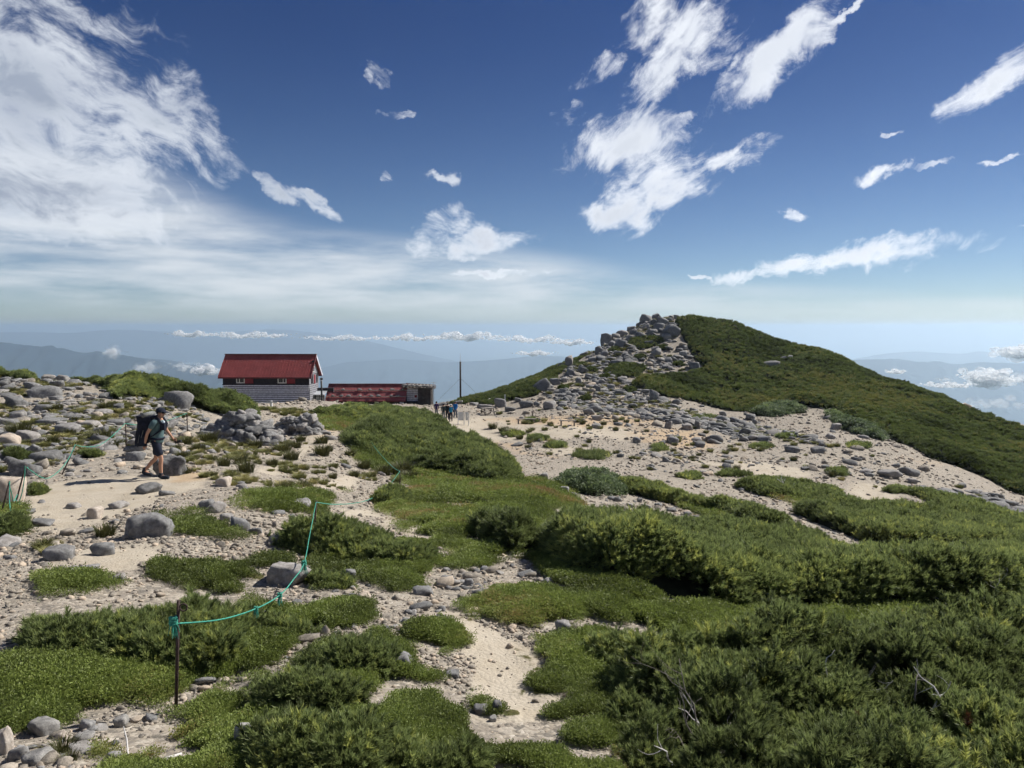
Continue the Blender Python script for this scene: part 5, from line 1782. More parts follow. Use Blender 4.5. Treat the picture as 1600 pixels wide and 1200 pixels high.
def hut():
    Yf = 78.0
    x0, x1 = (346 - 800) / FPX * Yf, (482 - 800) / FPX * Yf
    zb, zs, ze, zr = -8.95, -6.42, -5.30, -3.18
    D = 3.5
    root = empty('mountain_hut', ((x0 + x1) / 2, Yf, zb), 0.0)
    tag(root, 'two-storey mountain hut with steep red roof above dark wall and grey plank siding', 'hut')
    root.rotation_euler = (0, 0, R(-1.5))
    W_ = x1 - x0
    hx = W_ / 2
    h1, h2, h3 = zs - zb, ze - zb, zr - zb
    # core walls
    m = MB()
    m.box((0, D / 2, h1 / 2 - 0.6), (W_ - 0.1, D - 0.1, h1 + 1.2))
    m.build('lower_wall', M_GAP, root)
    n = 11
    for i in range(n):
        z = (i + 0.5) * h1 / n
        b = MB()
        b.box((0, -0.02, z + 0.012), (W_ - 0.04, 0.07, h1 / n - 0.085), (R(-6), 0, 0))
        b.build('siding_plank', M_GREYBOARD if i % 3 else M_GREYBOARD2, root)
    for i in range(n):
        z = (i + 0.5) * h1 / n
        b = MB()
        b.box((hx + 0.0, D / 2, z + 0.012), (0.06, D - 0.06, h1 / n - 0.055), (0, R(-6), 0))
        b.build('siding_plank', M_GABLE, root)
    m = MB()
    up = [(-hx, 0, h1), (hx, 0, h1), (hx, 0, h2), (-hx, 0, h2)]
    m.box((0, D / 2, (h1 + h2) / 2), (W_, D, h2 - h1))
    m.prism([(-hx + 0.03, 0, h2), (-hx + 0.03, D, h2), (-hx + 0.03, D / 2, h3 - 0.25)], (W_ - 0.06, 0, 0))
    m.build('upper_wall', M_DARKWALL, root)
    b = MB()
    b.box((0, -0.05, h1 + 0.02), (W_ + 0.06, 0.1, 0.10))
    b.build('belt_board', M_DARKWALL, root)
    # roof: front and back slope
    ov, og = 0.42, 0.35
    pitch = (h3 - h2) / (D / 2)
    e0 = (-hx - og, -ov, h2 - ov * pitch + 0.25)
    e1 = (hx + og, -ov, h2 - ov * pitch + 0.25)
    r0, r1 = (-hx - og, D / 2, h3 + 0.02), (hx + og, D / 2, h3 + 0.02)
    rf, nrm = ridge_roof_slope(e0, e1, r1, r0, 0.10, 30, M_ROOF, M_ROOFTRIM, root, rib_h=0.022, rib_w=0.045)
    e2, e3 = (-hx - og, D + ov, h2 - ov * pitch + 0.25), (hx + og, D + ov, h2 - ov * pitch + 0.25)
    ridge_roof_slope(e3, e2, r0, r1, 0.10, 30, M_ROOF, M_ROOFTRIM, root, rib_h=0.022, rib_w=0.045)
    b = MB()
    b.beam((-hx - og - 0.05, D / 2, h3 + 0.06), (hx + og + 0.05, D / 2, h3 + 0.06), 0.34, 0.09)
    b.build('ridge_cap', M_ROOFTRIM, root)
    b = MB()
    b.beam((hx + og + 0.02, -ov, h2 - ov * pitch + 0.18), (hx + og + 0.02, D / 2, h3 - 0.05), 0.05, 0.22)
    b.build('barge_board', M_ROOFTRIM, root)
    b = MB()
    b.beam((hx + og + 0.02, D + ov, h2 - ov * pitch + 0.18), (hx + og + 0.02, D / 2, h3 - 0.05), 0.05, 0.22)
    b.build('barge_board', M_GREYBOARD, root)
    # gable panels on the right end
    b = MB()
    b.box((hx + 0.03, D * 0.5, (h1 + h2) / 2 - 0.02), (0.05, D - 0.1, h2 - h1 - 0.12))
    b.prism([(hx + 0.005, 0.12, h2), (hx + 0.005, D - 0.12, h2), (hx + 0.005, D / 2, h3 - 0.45)], (0.05, 0, 0))
    b.build('gable_panel', M_GABLE, root)
    for (yy, z, w, h, mt) in ((D * 0.28, (h1 + h2) / 2, 0.7, 0.9, M_DARKWALL), (D * 0.55, (h1 + h2) / 2 - 0.05, 0.5, 1.0, M_SHUTTER), (D * 0.8, (h1 + h2) / 2, 0.5, 0.9, M_DARKWALL)):
        b = MB()
        b.box((hx + 0.075, yy, z), (0.05, w, h))
        b.build('gable_window' if mt is M_DARKWALL else 'shutter', mt, root)
    b = MB()
    b.box((hx + 0.08, D / 2 - 0.2, h2 + 0.55), (0.05, 0.55, 0.6))
    w_ = b.build('gable_window', M_FRAME, root)
    b = MB()
    b.box((hx + 0.11, D / 2 - 0.2, h2 + 0.55), (0.03, 0.4, 0.45))
    b.build('pane', M_GLASS, w_)
    b = MB()
    b.box((hx + 0.22, D / 2 - 0.55, h3 - 0.75), (0.3, 0.35, 0.28))
    b.build('lamp_box', M_BLACK, root)
    # windows with red shutters on the front
    for (pl, pr, ps, flip) in ((368.5, 380.5, 394.5, 0), (434, 446.5, 460.5, 1)):
        wx0, wx1, sx1 = [((p - 800) / FPX * Yf) - (x0 + x1) / 2 for p in (pl, pr, ps)]
        cz, wh = (h1 + h2) / 2 + 0.06, 0.80
        f = MB()
        t = 0.09
        f.box(((wx0 + wx1) / 2, -0.05, cz + wh / 2), (wx1 - wx0 + t, 0.10, t))
        f.box(((wx0 + wx1) / 2, -0.05, cz - wh / 2), (wx1 - wx0 + t, 0.12, t))
        f.box((wx0, -0.05, cz), (t, 0.10, wh - t))
        f.box((wx1, -0.05, cz), (t, 0.10, wh - t))
        mid = wx0 + (wx1 - wx0) * (0.36 if not flip else 0.64)
        f.box((mid, -0.045, cz), (t * 0.9, 0.09, wh - t))
        fr = f.build('window', M_FRAME, root)
        g = MB()
        g.box(((wx0 + mid) / 2, -0.015, cz), (mid - wx0 - t, 0.02, wh - t))
        g.build('pane', M_GLASS, fr)
        g = MB()
        g.box(((wx1 + mid) / 2, -0.015, cz), (wx1 - mid - t, 0.02, wh - t))
        g.build('pane', M_GLASS, fr)
        s = MB()
        s.box(((wx1 + sx1) / 2 + 0.04, -0.06, cz), (sx1 - wx1 - 0.06, 0.06, wh + 0.12))
        for k in range(4):
            s.box(((wx1 + sx1) / 2 + 0.04, -0.095, cz - wh / 2 + (k + 0.5) * wh / 4), (sx1 - wx1 - 0.14, 0.012, wh / 4 - 0.05))
        s.build('shutter', M_SHUTTER, root)
    return root, x1, zb


HUT, hut_x1, hut_zb = hut()


def covered_porch():
    Y = 79.5
    p0, p1 = at(487, 636, Y), at(506, 636, Y)
    zb = g1((p0[0] + p1[0]) / 2, Y) - 0.1
    root = empty('covered_porch', ((p0[0] + p1[0]) / 2, Y, zb))
    tag(root, 'pale glazed porch with thin dark frame between the big hut and the long shed', 'porch')
    w = p1[0] - p0[0]
    zt = at(497, 617, Y)[2] - zb
    b = MB()
    b.box((0, 0.9, zt / 2), (w * 0.86, 0.05, zt))
    b.build('back_panel', M_WHITEPANEL, root)
    for k in range(4):
        b = MB()
        b.box((-w / 2 + w * k / 3, 0, zt / 2), (0.07, 0.07, zt))
        b.build('frame_post', M_BLACK, root)
    for z in (zt * 0.45, zt * 0.88):
        b = MB()
        b.box((0, 0, z), (w, 0.06, 0.06))
        b.build('rail', M_BLACK, root)
    b = MB()
    b.prism([(-w / 2 - 0.1, -0.2, zt), (w / 2 + 0.1, -0.2, zt), (w / 2 + 0.1, 1.4, zt + 0.32), (-w / 2 - 0.1, 1.4, zt + 0.32)], (0, 0, 0.06))
    b.build('lean_to_roof', M_ZINC, root)
    b = MB()
    zq = at(503, 609, Y + 1.5)[2] - zb
    b.box((0.45, 1.6, zq), (w + 0.6, 0.5, 0.42))
    b.build('passage_roof', M_DARKWALL, root)
    b = MB()
    b.beam((-w * 0.25, 0.05, 0.05), (w * 0.05, 0.1, zt * 0.75), 0.06, 0.05)
    b.build('leaning_ladder_rail', M_BLACK, root)
    return root


covered_porch()
# stove pipe
pb, pt = at(503, 633, 78.6), at(503, 593, 78.6)
root = empty('chimney_pipe', (pb[0], 78.6, pb[2]))
tag(root, 'black stove pipe with cap standing between the hut and the long shed', 'chimney')
b = MB()
b.tube([(0, 0, -0.6), (0, 0, pt[2] - pb[2])], 0.10, 12)
b.build('pipe', M_BLACK, root, True)
b = MB()
b.tube([(0, 0, pt[2] - pb[2]), (0, 0, pt[2] - pb[2] + 0.12), (0, 0, pt[2] - pb[2] + 0.2)], [0.17, 0.17, 0.05], 12)
b.build('cap', M_BLACK, root)
b = MB()
b.tube([(0, 0, pt[2] - pb[2] - 0.16), (0, 0, pt[2] - pb[2] - 0.06)], [0.115, 0.115], 12)
b.build('collar_ring', M_ZINC, root)


def long_shed():
    Y = 82.0
    x0, x1 = (507 - 800) / FPX * Y, (633 - 800) / FPX * Y
    zb = at(570, 634, Y)[2] - 0.25
    ze = at(570, 626, Y)[2]
    D = 3.4
    zr = at(570, 600.5, Y + D / 2)[2]
    root = empty('long_shed', ((x0 + x1) / 2, Y, zb))
    tag(root, 'long low shed with faded red roof held down by poles and stones', 'shed')
    W_ = x1 - x0
    hx = W_ / 2
    he, hr = ze - zb, zr - zb
    b = MB()
    b.box((0, D / 2 + 0.1, he / 2), (W_ - 0.3, D - 0.4, he))
    b.prism([(-hx + 0.15, 0.1, he), (-hx + 0.15, D - 0.1, he), (-hx + 0.15, D / 2, hr - 0.1)], (W_ - 0.3, 0, 0))
    b.build('wall', M_DARKWALL, root)
    e0, e1, r1, r0 = (-hx, -0.15, he), (hx, -0.15, he), (hx, D / 2, hr), (-hx, D / 2, hr)
    rf, n = ridge_roof_slope(e0, e1, r1, r0, 0.06, 26, M_ROOF2, M_ROOFTRIM, root, rib_h=0.022, rib_w=0.045)
    ridge_roof_slope((hx, D + 0.15, he), (-hx, D + 0.15, he), r0, r1, 0.06, 26, M_ROOF2, M_ROOFTRIM, root, rib_h=0.022, rib_w=0.045)
    b = MB()
    b.beam((-hx, D / 2, hr + 0.05), (hx, D / 2, hr + 0.05), 0.3, 0.07)
    b.build('ridge_cap', M_ROOFTRIM, root)
    for px in (548, 588, 627):
        b = MB()
        q = (px - 800) / FPX * Y - (x0 + x1) / 2
        b.box((q, -0.12, he / 2 - 0.15), (0.42, 0.3, he + 0.05))
        b.build('block_pier', M_CONC, root)
    E0, E1, R0, R1 = [Vector(v) for v in (e0, e1, r0, r1)]
    for t in (0.22, 0.60):
        b = MB()
        b.tube([E0.lerp(R0, t) + n * 0.09, E1.lerp(R1, t) + n * 0.09], 0.045, 8)
        b.build('batten_pole', M_WOODGREY, root)
    L = ('lower', 'upper')
    ordn = ('first', 'second', 'third', 'fourth', 'fifth', 'sixth', 'seventh', 'eighth')
    for row, (t, pxs) in enumerate(((0.24, (517, 530, 542, 560, 578, 590, 609, 620)), (0.62, (513, 531, 557, 574, 592, 610, 627)))):
        for i, px in enumerate(pxs):
            u = (px - 506) / 127.0
            p = E0.lerp(E1, u).lerp(R0.lerp(R1, u), t) + n * 0.16 + Vector(root.location)
            o = bpy.data.objects.new('roof_stone', STONES[(row * 8 + i) % 8])
            o.scale = (0.40 + 0.08 * ((i * 7) % 3), 0.30, 0.20)
            o.location = p
            o.rotation_euler = (R(45), 0, 0)
            link(o)
            tag(o, '%s stone from the left on the %s pole of the long shed roof' % (ordn[i], L[row]), 'stone', 'stones on the shed roof')
    return root


long_shed()


def stone_roofed_shed():
    Y = 83.0
    x0, xm, x1 = [(p - 800) / FPX * Y for p in (634, 653, 673)]
    zb = at(650, 632, Y)[2] - 0.2
    zt = at(650, 606, Y)[2] - zb
    zt2 = at(668, 606, Y)[2] - zb
    root = empty('stone_roofed_shed', (xm, Y, zb))
    tag(root, 'small dark shed with a flat stone-weighted roof right of the long shed', 'shed')
    b = MB()
    b.box(((x0 - xm) / 2, 1.6, zt / 2), (xm - x0, 2.6, zt))
    b.build('back_wall', M_GAP, root)
    n = 7
    zl = 0.55
    for i in range(n):
        b = MB()
        b.box(((x0 - xm) / 2, 0.27, zl + (i + 0.5) * (zt - zl) / n), (xm - x0 - 0.05, 0.05, (zt - zl) / n - 0.04))
        b.build('wall_plank', M_GREYBOARD, root)
    b = MB()
    b.box(((x1 - xm) / 2, 0.9, zt2 / 2), (x1 - xm, 2.6, zt2))
    b.build('dark_wall', M_TARP, root)
    b = MB()
    b.box((x1 - xm + 0.03, 0.25, zt2 / 2), (0.10, 0.10, zt2))
    b.build('corner_post', M_WOODGREY, root)
    b = MB()
    b.box(((645 + 652) / 2 / FPX * Y - 800 / FPX * Y - xm, 0.22, at(648, 619.5, Y)[2] - zb), (0.52, 0.03, 0.50))
    po = b.build('poster', M_WHITEPANEL, root)
    b = MB()
    b.box(((645 + 652) / 2 / FPX * Y - 800 / FPX * Y - xm, 0.20, at(648, 619.5, Y)[2] - zb), (0.30, 0.012, 0.30))
    b.build('poster_print', M_SHUTTER, po)
    b = MB()
    b.box(((x0 + x1) / 2 - xm - 0.1, 1.1, zt + 0.10), (x1 - x0 + 0.6, 3.3, 0.10), (R(4), R(3), 0))
    b.build('roof', M_WOODDARK, root)
    for i in range(9):
        b = MB()
        b.beam((x0 - xm - 0.2 + i * (x1 - x0 + 0.4) / 8, -0.62, zt + 0.14 - 0.012 * i), (x0 - xm - 0.2 + i * (x1 - x0 + 0.4) / 8, 2.6, zt + 0.30 - 0.012 * i), 0.10, 0.06)
        b.build('roof_pole', M_WOODGREY, root)
    for i in range(18):
        u = i / 17.0
        o = bpy.data.objects.new('roof_stone', STONES[i % 8])
        s = rng.uniform(0.26, 0.46)
        o.scale = (s * 1.2, s, s * 0.6)
        o.location = (xm + x0 - xm - 0.3 + u * (x1 - x0 + 0.5), Y - 0.45 + rng.uniform(0, 0.5), zb + zt + 0.30 - 0.12 * u)
        o.rotation_euler = (0, 0, rng.uniform(0, 6.28))
        link(o)
        tag(o, '%s grey stone from the left on the flat roof of the small dark shed' % ORD[i], 'stone', 'stones on the small shed roof')
    b = MB()
    for i in range(12):
        b.tube([(x0 - xm + 0.1 + rng.uniform(0, 0.1), -0.1 + 0.05 * (i % 3), 0.15 + 0.09 * (i // 3)), (-0.1, -0.1 + 0.05 * (i % 3), 0.15 + 0.09 * (i // 3))], 0.045, 6)
    b.build('firewood_stack', M_WOODDARK, root)
    return root


stone_roofed_shed()
# aerials beside the small shed
q = at(664, 612, 83.5)
root = empty('thin_aerial', (q[0], q[1], q[2]))
tag(root, 'thin upright aerial rod on the small dark shed', 'antenna')
b = MB()
b.tube([(0, 0, 0), (0, 0, 1.25)], 0.02, 6)
b.build('rod', M_ZINC, root)
q = at(678, 628, 84)
hz_ = at(678, 597, 84)[2] - q[2]
root = empty('weather_antenna', (q[0], q[1], q[2]))
tag(root, 'pole with small round dish and cross arms right of the small dark shed', 'antenna')
b = MB()
b.tube([(0, 0, -0.5), (0, 0, hz_)], 0.035, 8)
b.build('pole', M_ZINC, root)
b = MB()
b.tube([(0, 0, hz_ - 0.55), (0, -0.06, hz_ - 0.55), (0, -0.12, hz_ - 0.55)], [0.10, 0.26, 0.30], 16)
b.build('dish', M_WHITEPANEL, root)
b = MB()
b.tube([(-0.3, 0, hz_ - 0.05), (0.3, 0, hz_ - 0.05)], 0.025, 6)
b.build('cross_arm', M_ZINC, root)

# mast with stays
q0, q1, q2 = at(719.5, 619, 93), at(719.5, 565, 93), at(719, 552, 93)
root = empty('antenna_mast', (q0[0], q0[1], q0[2]))
tag(root, 'tall dark mast with thin tip and stay wires standing on the ridge', 'mast')
H_ = q1[2] - q0[2]
b = MB()
b.tube([(0, 0, -1.0), (0, 0, H_)], [0.13, 0.11], 10)
b.build('pole', M_WOODDARK, root, True)
b = MB()
b.tube([(0, 0, H_), (0, 0, q2[2] - q0[2])], [0.035, 0.015], 6)
b.build('whip_aerial', M_ZINC, root)
for (px, py) in ((686, 624), (742, 612)):
    e = hit(px, py)
    b = MB()
    b.tube([(0, 0, H_ * 0.52), (e[0] - q0[0], min(e[1], 100) - q0[1], at(px, py, min(e[1], 100))[2] - q0[2])], 0.014, 5)
    b.build('stay_wire', M_BLACK, root)


# ------------------------------------------------------------------ small furniture of the saddle
def signpost(label, px, py, h, arrow, name='signpost'):
    p = hit(px, py)
    k = h / ppm(p)
    root = empty(name, p)
    tag(root, label, 'signpost')
    b = MB()
    b.box((0, 0, k / 2 - 0.1), (0.12, 0.12, k + 0.2))
    b.build('post', M_WHITEPANEL, root)
    if arrow:
        b = MB()
        b.prism([(-0.28, -0.08, k * 0.72), (0.30, -0.08, k * 0.72), (0.44, -0.08, k * 0.80), (0.30, -0.08, k * 0.88), (-0.28, -0.08, k * 0.88)], (0, 0.035, 0))
        b.build('arrow_board', M_WHITEPANEL, root)
    return root


signpost('white wooden signpost with arrow board in front of the big hut', 424, 638, 12, True)
signpost('pale upright marker post behind the boulder row near the picnic table', 789, 632, 15, False, 'marker_post')

p = hit(724, 664)
k = 1 / ppm(p)
root = empty('information_board', p, R(-8))
tag(root, 'grey information board of two panels on legs beside the group of walkers', 'notice board')
for i, (cx_, rz_) in enumerate(((-0.22, 8), (0.30, -30))):
    b = MB()
    w_ = 7.5 * k if i == 0 else 4.5 * k
    b.box((cx_, 0.06 * i, 0.80), (w_, 0.05, 13 * k), (0, 0, R(rz_)))
    pn = b.build('panel', M_ZINC, root)
    b = MB()
    b.box((cx_, 0.06 * i - 0.032, 0.80), (w_ * 0.82, 0.012, 13 * k * 0.86), (0, 0, R(rz_)))
    sh_ = b.build('printed_sheet', M_WHITEPANEL, pn)
for cx_ in (-0.5, 0.06, 0.5):
    b = MB()
    b.box((cx_, 0.05, 0.52), (0.06, 0.06, 1.25))
    b.build('leg', M_ZINC, root)


def picnic_table(px, py):
    p = hit(px, py)
    root = empty('picnic_table', p, R(25))
    tag(root, 'dark wooden picnic table with attached benches on the sandy saddle', 'picnic table')
    for i in range(4):
        b = MB()
        b.box((0, -0.27 + i * 0.18, 0.74), (1.5, 0.16, 0.045))
        b.build('top_board', M_WOODGREY, root)
    for s in (-1, 1):
        b = MB()
        b.box((0, s * 0.72, 0.43), (1.5, 0.24, 0.045))
        b.build('seat', M_WOODGREY, root)
        for e in (-1, 1):
            b = MB()
            b.beam((e * 0.55, s * 0.22, 0.71), (e * 0.55, s * 0.68, -0.05), 0.06, 0.10, (1, 0, 0))
            b.build('leg', M_WOODDARK, root)
    for e in (-1, 1):
        b = MB()
        b.box((e * 0.55, 0, 0.38), (0.055, 1.6, 0.09))
        b.build('cross_beam', M_WOODDARK, root)


picnic_table(762, 648)


def bench(px, py, w, label, rz):
    p = hit(px, py)
    k = 1 / ppm(p)
    root = empty('plank_bench', p, R(rz))
    tag(root, label, 'bench', 'plank benches')
    W_ = w * k
    b = MB()
    b.box((0, 0, 0.44), (W_, 0.30, 0.07))
    b.build('seat', M_WOODGREY, root)
    for s in (-1, 1):
        b = MB()
        b.box((s * W_ * 0.38, 0, 0.18), (0.14, 0.26, 0.45))
        b.build('leg', M_WOODGREY, root)


bench(822, 662, 32, 'low grey plank bench on the saddle, nearer to the picnic table', 0)
bench(887, 665, 27, 'low grey plank bench on the saddle, farther from the picnic table', -3)
p = hit(831, 655)
root = empty('ruined_post', p)
tag(root, 'weathered post stub in a little heap of stones behind the first bench', 'post')
b = MB()
b.box((0.05, 0, 0.35), (0.16, 0.16, 0.9), (0, R(4), 0))
b.build('stub', M_WOODGREY, root)
b = MB()
b.beam((-0.6, 0.1, 0.18), (0.7, -0.05, 0.30), 0.12, 0.10)
b.build('fallen_board', M_WOODGREY, root)
for i in range(9):
    o = bpy.data.objects.new('stone', STONES[i % 8])
    s = rng.uniform(0.25, 0.5)
    o.scale = (s * 1.3, s, s * 0.7)
    o.location = (rng.normal(0, 0.42), rng.normal(0, 0.2), 0.10)
    o.rotation_euler = (0, 0, rng.uniform(0, 6))
    link(o, root)


# ------------------------------------------------------------------ rope fence
POSTS = {}


def rope_post(key, label, top, base, rad=0.014, ring=False):
    p = hit(*base)
    t = at(top[0], top[1], p[1])
    root = empty('rope_post', p)
    tag(root, label, 'post', 'rope fence posts')
    b = MB()
    L_ = Vector((t[0] - p[0], 0, t[2] - p[2]))
    b.tube([tuple(-0.15 * L_.normalized()), tuple(L_ * 0.5), tuple(L_)], rad, 8)
    b.build('rod', M_RUST, root, True)
    if ring:
        b = MB()
        c = L_ - Vector((-0.035, 0.0, 0.055))
        b.tube([c + Vector((0.028 * math.cos(a), 0, 0.028 * math.sin(a))) for a in np.linspace(0, 6.1, 14)], 0.006, 6)
        b.build('eye_ring', M_RUST, root, True)
    POSTS[key] = (Vector(p), Vector(t))
    return root


rope_post('a', 'rusty iron post with ring and green rope tassel, nearest to the camera', (279, 938), (275, 1111), 0.0135, True)
rope_post('b', 'iron post rising out of the dwarf pine hedge, second along the rope', (494.5, 782), (489, 858), 0.013)
rope_post('c', 'thin iron post by the gravel left of the pine mound, third along the rope', (625, 735), (625, 766), 0.016)
rope_post('d', 'small iron post at the left rim of the pine mound', (576, 680), (574, 704), 0.018)
rope_post('e', 'farthest small iron post before the hut path', (566, 660), (567, 676), 0.02)
rope_post('l1', 'leaning iron post at the left edge with a rope bundle at its foot', (15, 752), (1, 806), 0.015)
rope_post('l2', 'leaning iron post just right of the leftmost one, rope hanging beside it', (40.5, 726), (24, 788), 0.016)
rope_post('l3', 'slanting iron post above the path left of the hiker', (119, 693), (97, 742), 0.016)
rope_post('l4', 'iron post standing over the little stone stack behind the hiker', (196, 660), (198, 706), 0.018)
rope_post('l5', 'iron post left of the wide stone pile, right of the hiker', (292, 645), (293, 674), 0.02)


def rope(label, pts, rad=0.010, knots=()):
    """pts: points in space; a smooth line through them"""
    P = [Vector(p) for p in pts]
    out = []
    for i in range(len(P) - 1):
        a, b, c, d = P[max(i - 1, 0)], P[i], P[i + 1], P[min(i + 2, len(P) - 1)]
        for s in range(8):
            t = s / 8
            out.append(0.5 * ((2 * b) + (c - a) * t + (2 * a - 5 * b + 4 * c - d) * t * t + (3 * b - a - 3 * c + d) * t ** 3))
    out.append(P[-1])
    m = MB()
    m.tube(out, rad * 0.75, 7)
    o = m.build('rope', M_ROPE, None, True)
    tag(o, label, 'rope', 'green rope spans')
    for (i, s) in knots:
        tassel(P[i], s, o)
    return o


def tassel(p, s, parent, name='knot'):
    """a knot with frayed strands hanging from it"""
    m = MB()
    r_ = np.random.default_rng(int(abs(p[0] * 1000)) % 9999)
    for k in range(3):
        a = r_.uniform(0, 6.28)
        m.tube([p + Vector((0.9 * s * math.cos(a + t), 0.9 * s * math.sin(a + t) * 0.7, s * (k - 1) * 0.8 + 0.2 * s * math.sin(3 * t))) for t in np.linspace(0, 6.2, 12)], s * 0.45, 6)
    for k in range(26):
        a = r_.uniform(0, 6.28)
        q = r_.uniform(0.2, 1.0)
        e = p + Vector((math.cos(a) * 1.7 * s * q, math.sin(a) * 1.5 * s * q, -r_.uniform(3.0, 5.5) * s))
        m.tube([p, p.lerp(e, 0.5) + Vector((math.cos(a) * 0.3 * s, math.sin(a) * 0.3 * s, 0.1 * s)), e], [s * 0.16, s * 0.13, s * 0.07], 4)
    return m.build(name, M_ROPE, parent)


def between(k1, k2, f1, f2, pix):
    """rope from post to post; pix: pixels with a share of the way between the two depths"""
    a = POSTS[k1][0].lerp(POSTS[k1][1], f1)
    b = POSTS[k2][0].lerp(POSTS[k2][1], f2)
    pts = [a + Vector((0.0, -0.02, 0))]
    for (px, py, t) in pix:
        pts.append(Vector(at(px, py, a.y * (1 - t) + b.y * t)))
    pts.append(b + Vector((0.0, -0.02, 0)))
    return pts


rope('green rope from the nearest post up to the second post, with knots', between('a', 'b', 0.80, 0.97, [(345, 968, .06), (400, 951, .16), (437, 930, .28), (458, 906, .40), (475, 880, .55), (484, 835, .8)]), 0.0085, ((3, 0.020), (5, 0.026), (2, 0.016)))
tassel(Vector((POSTS['a'][0].x + 0.022, POSTS['a'][0].y - 0.03, POSTS['a'][0].lerp(POSTS['a'][1], 0.83).z)), 0.026, bpy.data.objects['rope'], 'tassel')
rope('green rope sagging from the second post to the third post', between('b', 'c', 0.97, 0.97, [(522, 788, .25), (555, 786, .5), (580, 779, .68), (605, 762, .85)]), 0.011)
rope('green rope from the third post to the small post by the pine mound', between('c', 'd', 0.95, 0.97, [(614, 730, .3), (600, 716, .6), (585, 698, .85)]), 0.014)
rope('short green rope between the two farthest small posts', between('d', 'e', 0.97, 0.97, [(571, 672, .5)]), 0.016)
rope('green rope hanging loosely between the two leaning posts', between('l1', 'l2', 0.95, 0.25, [(18, 770, .3), (21, 783, .6)]), 0.012)
rope('green rope doubled along the taller leaning post', between('l2', 'l2', 0.97, 0.12, [(38, 748, 0), (34, 772, 0), (28, 786, 0)]), 0.013, ((3, 0.03),))
rope('green rope sagging from the taller leaning post to the slanting post', between('l2', 'l3', 0.97, 0.97, [(52, 738, .2), (65, 746, .4), (78, 746, .55), (95, 733, .75), (108, 715, .9)]), 0.013)
rope('green rope rising from the ground to the post over the stone stack', between('l3', 'l4', 0.97, 0.97, [(130, 698, .2), (150, 697, .4), (163, 691, .6), (180, 677, .8)]), 0.013)
rope('faint green rope from the stone stack post to the post by the wide stone pile', between('l4', 'l5', 0.97, 0.97, [(215, 664, .2), (245, 663, .5), (275, 652, .8)]), 0.014)
e0, e1 = Vector(hit(31, 829)), POSTS['l1'][1]
rope('green rope trailing from the leftmost post to a knotted bundle on the ground', [e1, Vector(at(15, 785, e1.y - 0.2)), Vector(at(19, 810, e1.y - 0.8)), e0 + Vector((0, 0, 0.05))], 0.012, ((3, 0.035),))
w0, w1 = hit(541, 665), at(511, 632, 77)
rope('thin pale rope running up to the porch of the hut', [Vector(w0) + Vector((0, 0, 0.05)), Vector(at(528, 652, 60)), Vector(w1)], 0.016)


# ------------------------------------------------------------------ dead wood
def twisty(m, p, d, L, r, rr, depth=0, n=6):
    pts, rad = [Vector(p)], [r]
    d = Vector(d).normalized()
    for i in range(n):
        d = (d + Vector(rr.normal(0, 0.22, 3)) + Vector((0, 0, 0.02))).normalized()
        pts.append(pts[-1] + d * L / n)
        rad.append(r * (1 - 0.75 * (i + 1) / n))
    m.tube(pts, rad, 6)
    if depth > 0:
        for k in range(3):
            i = int(rr.integers(1, n))
            dd = (d + Vector(rr.normal(0, 0.8, 3))).normalized()
            twisty(m, pts[i], dd, L * rr.uniform(0.35, 0.6), rad[i] * 0.7, rr, depth - 1, 5)


p = hit(1236, 774)
rr = np.random.default_rng(44)
m = MB()
for (dx_, dy_, dz_, L_) in ((-1, -0.1, 0.15, 1.0), (-1, 0.2, 0.4, 0.9), (-1, -0.3, -0.1, 0.9), (1, 0, 0.35, 0.9), (1, -0.3, 0.1, 1.1), (1, -0.2, -0.15, 1.0), (0.2, -0.5, 0.4, 0.6)):
    twisty(m, (0, 0, 0.38), (dx_, dy_, dz_), L_, 0.045, rr, 1)
m.tube([(-0.1, 0, -0.1), (0, 0, 0.2), (0.05, 0, 0.4)], [0.09, 0.08, 0.06], 8)
o = m.build('dead_branch', M_DEADWOOD, None, True)
o.location = p
tag(o, 'bleached crooked dead branch lying in front of the oval pine island', 'branch')
p = hit(193, 1196)
m = MB()
pts = [p + np.array([0, 0, 0.02]), at(200, 1178, p[1] + 0.10) + np.array([0, 0, 0.0]), at(198, 1155, p[1] + 0.2), at(193, 1135, p[1] + 0.3)]
m.tube(pts, [0.006, 0.0055, 0.005, 0.003], 6)
m.tube([pts[1], at(206, 1186, p[1] + 0.02)], [0.004, 0.003], 5)
tag(m.build('dead_twig', M_DEADWOOD, None, True), 'thin bleached twig standing among the stones at the lower left', 'branch')
p = hit(245, 1200)
m = MB()
pts = [hit(238, 1204) + np.array([0, 0, 0.02]), hit(262, 1196) + np.array([0, 0, 0.045]), hit(284, 1188) + np.array([0, 0, 0.04])]
m.tube(pts, [0.008, 0.011, 0.010], 8)
tag(m.build('dead_stick', M_DEADWOOD, None, True), 'short bleached stick lying on the carpet at the bottom edge', 'branch')
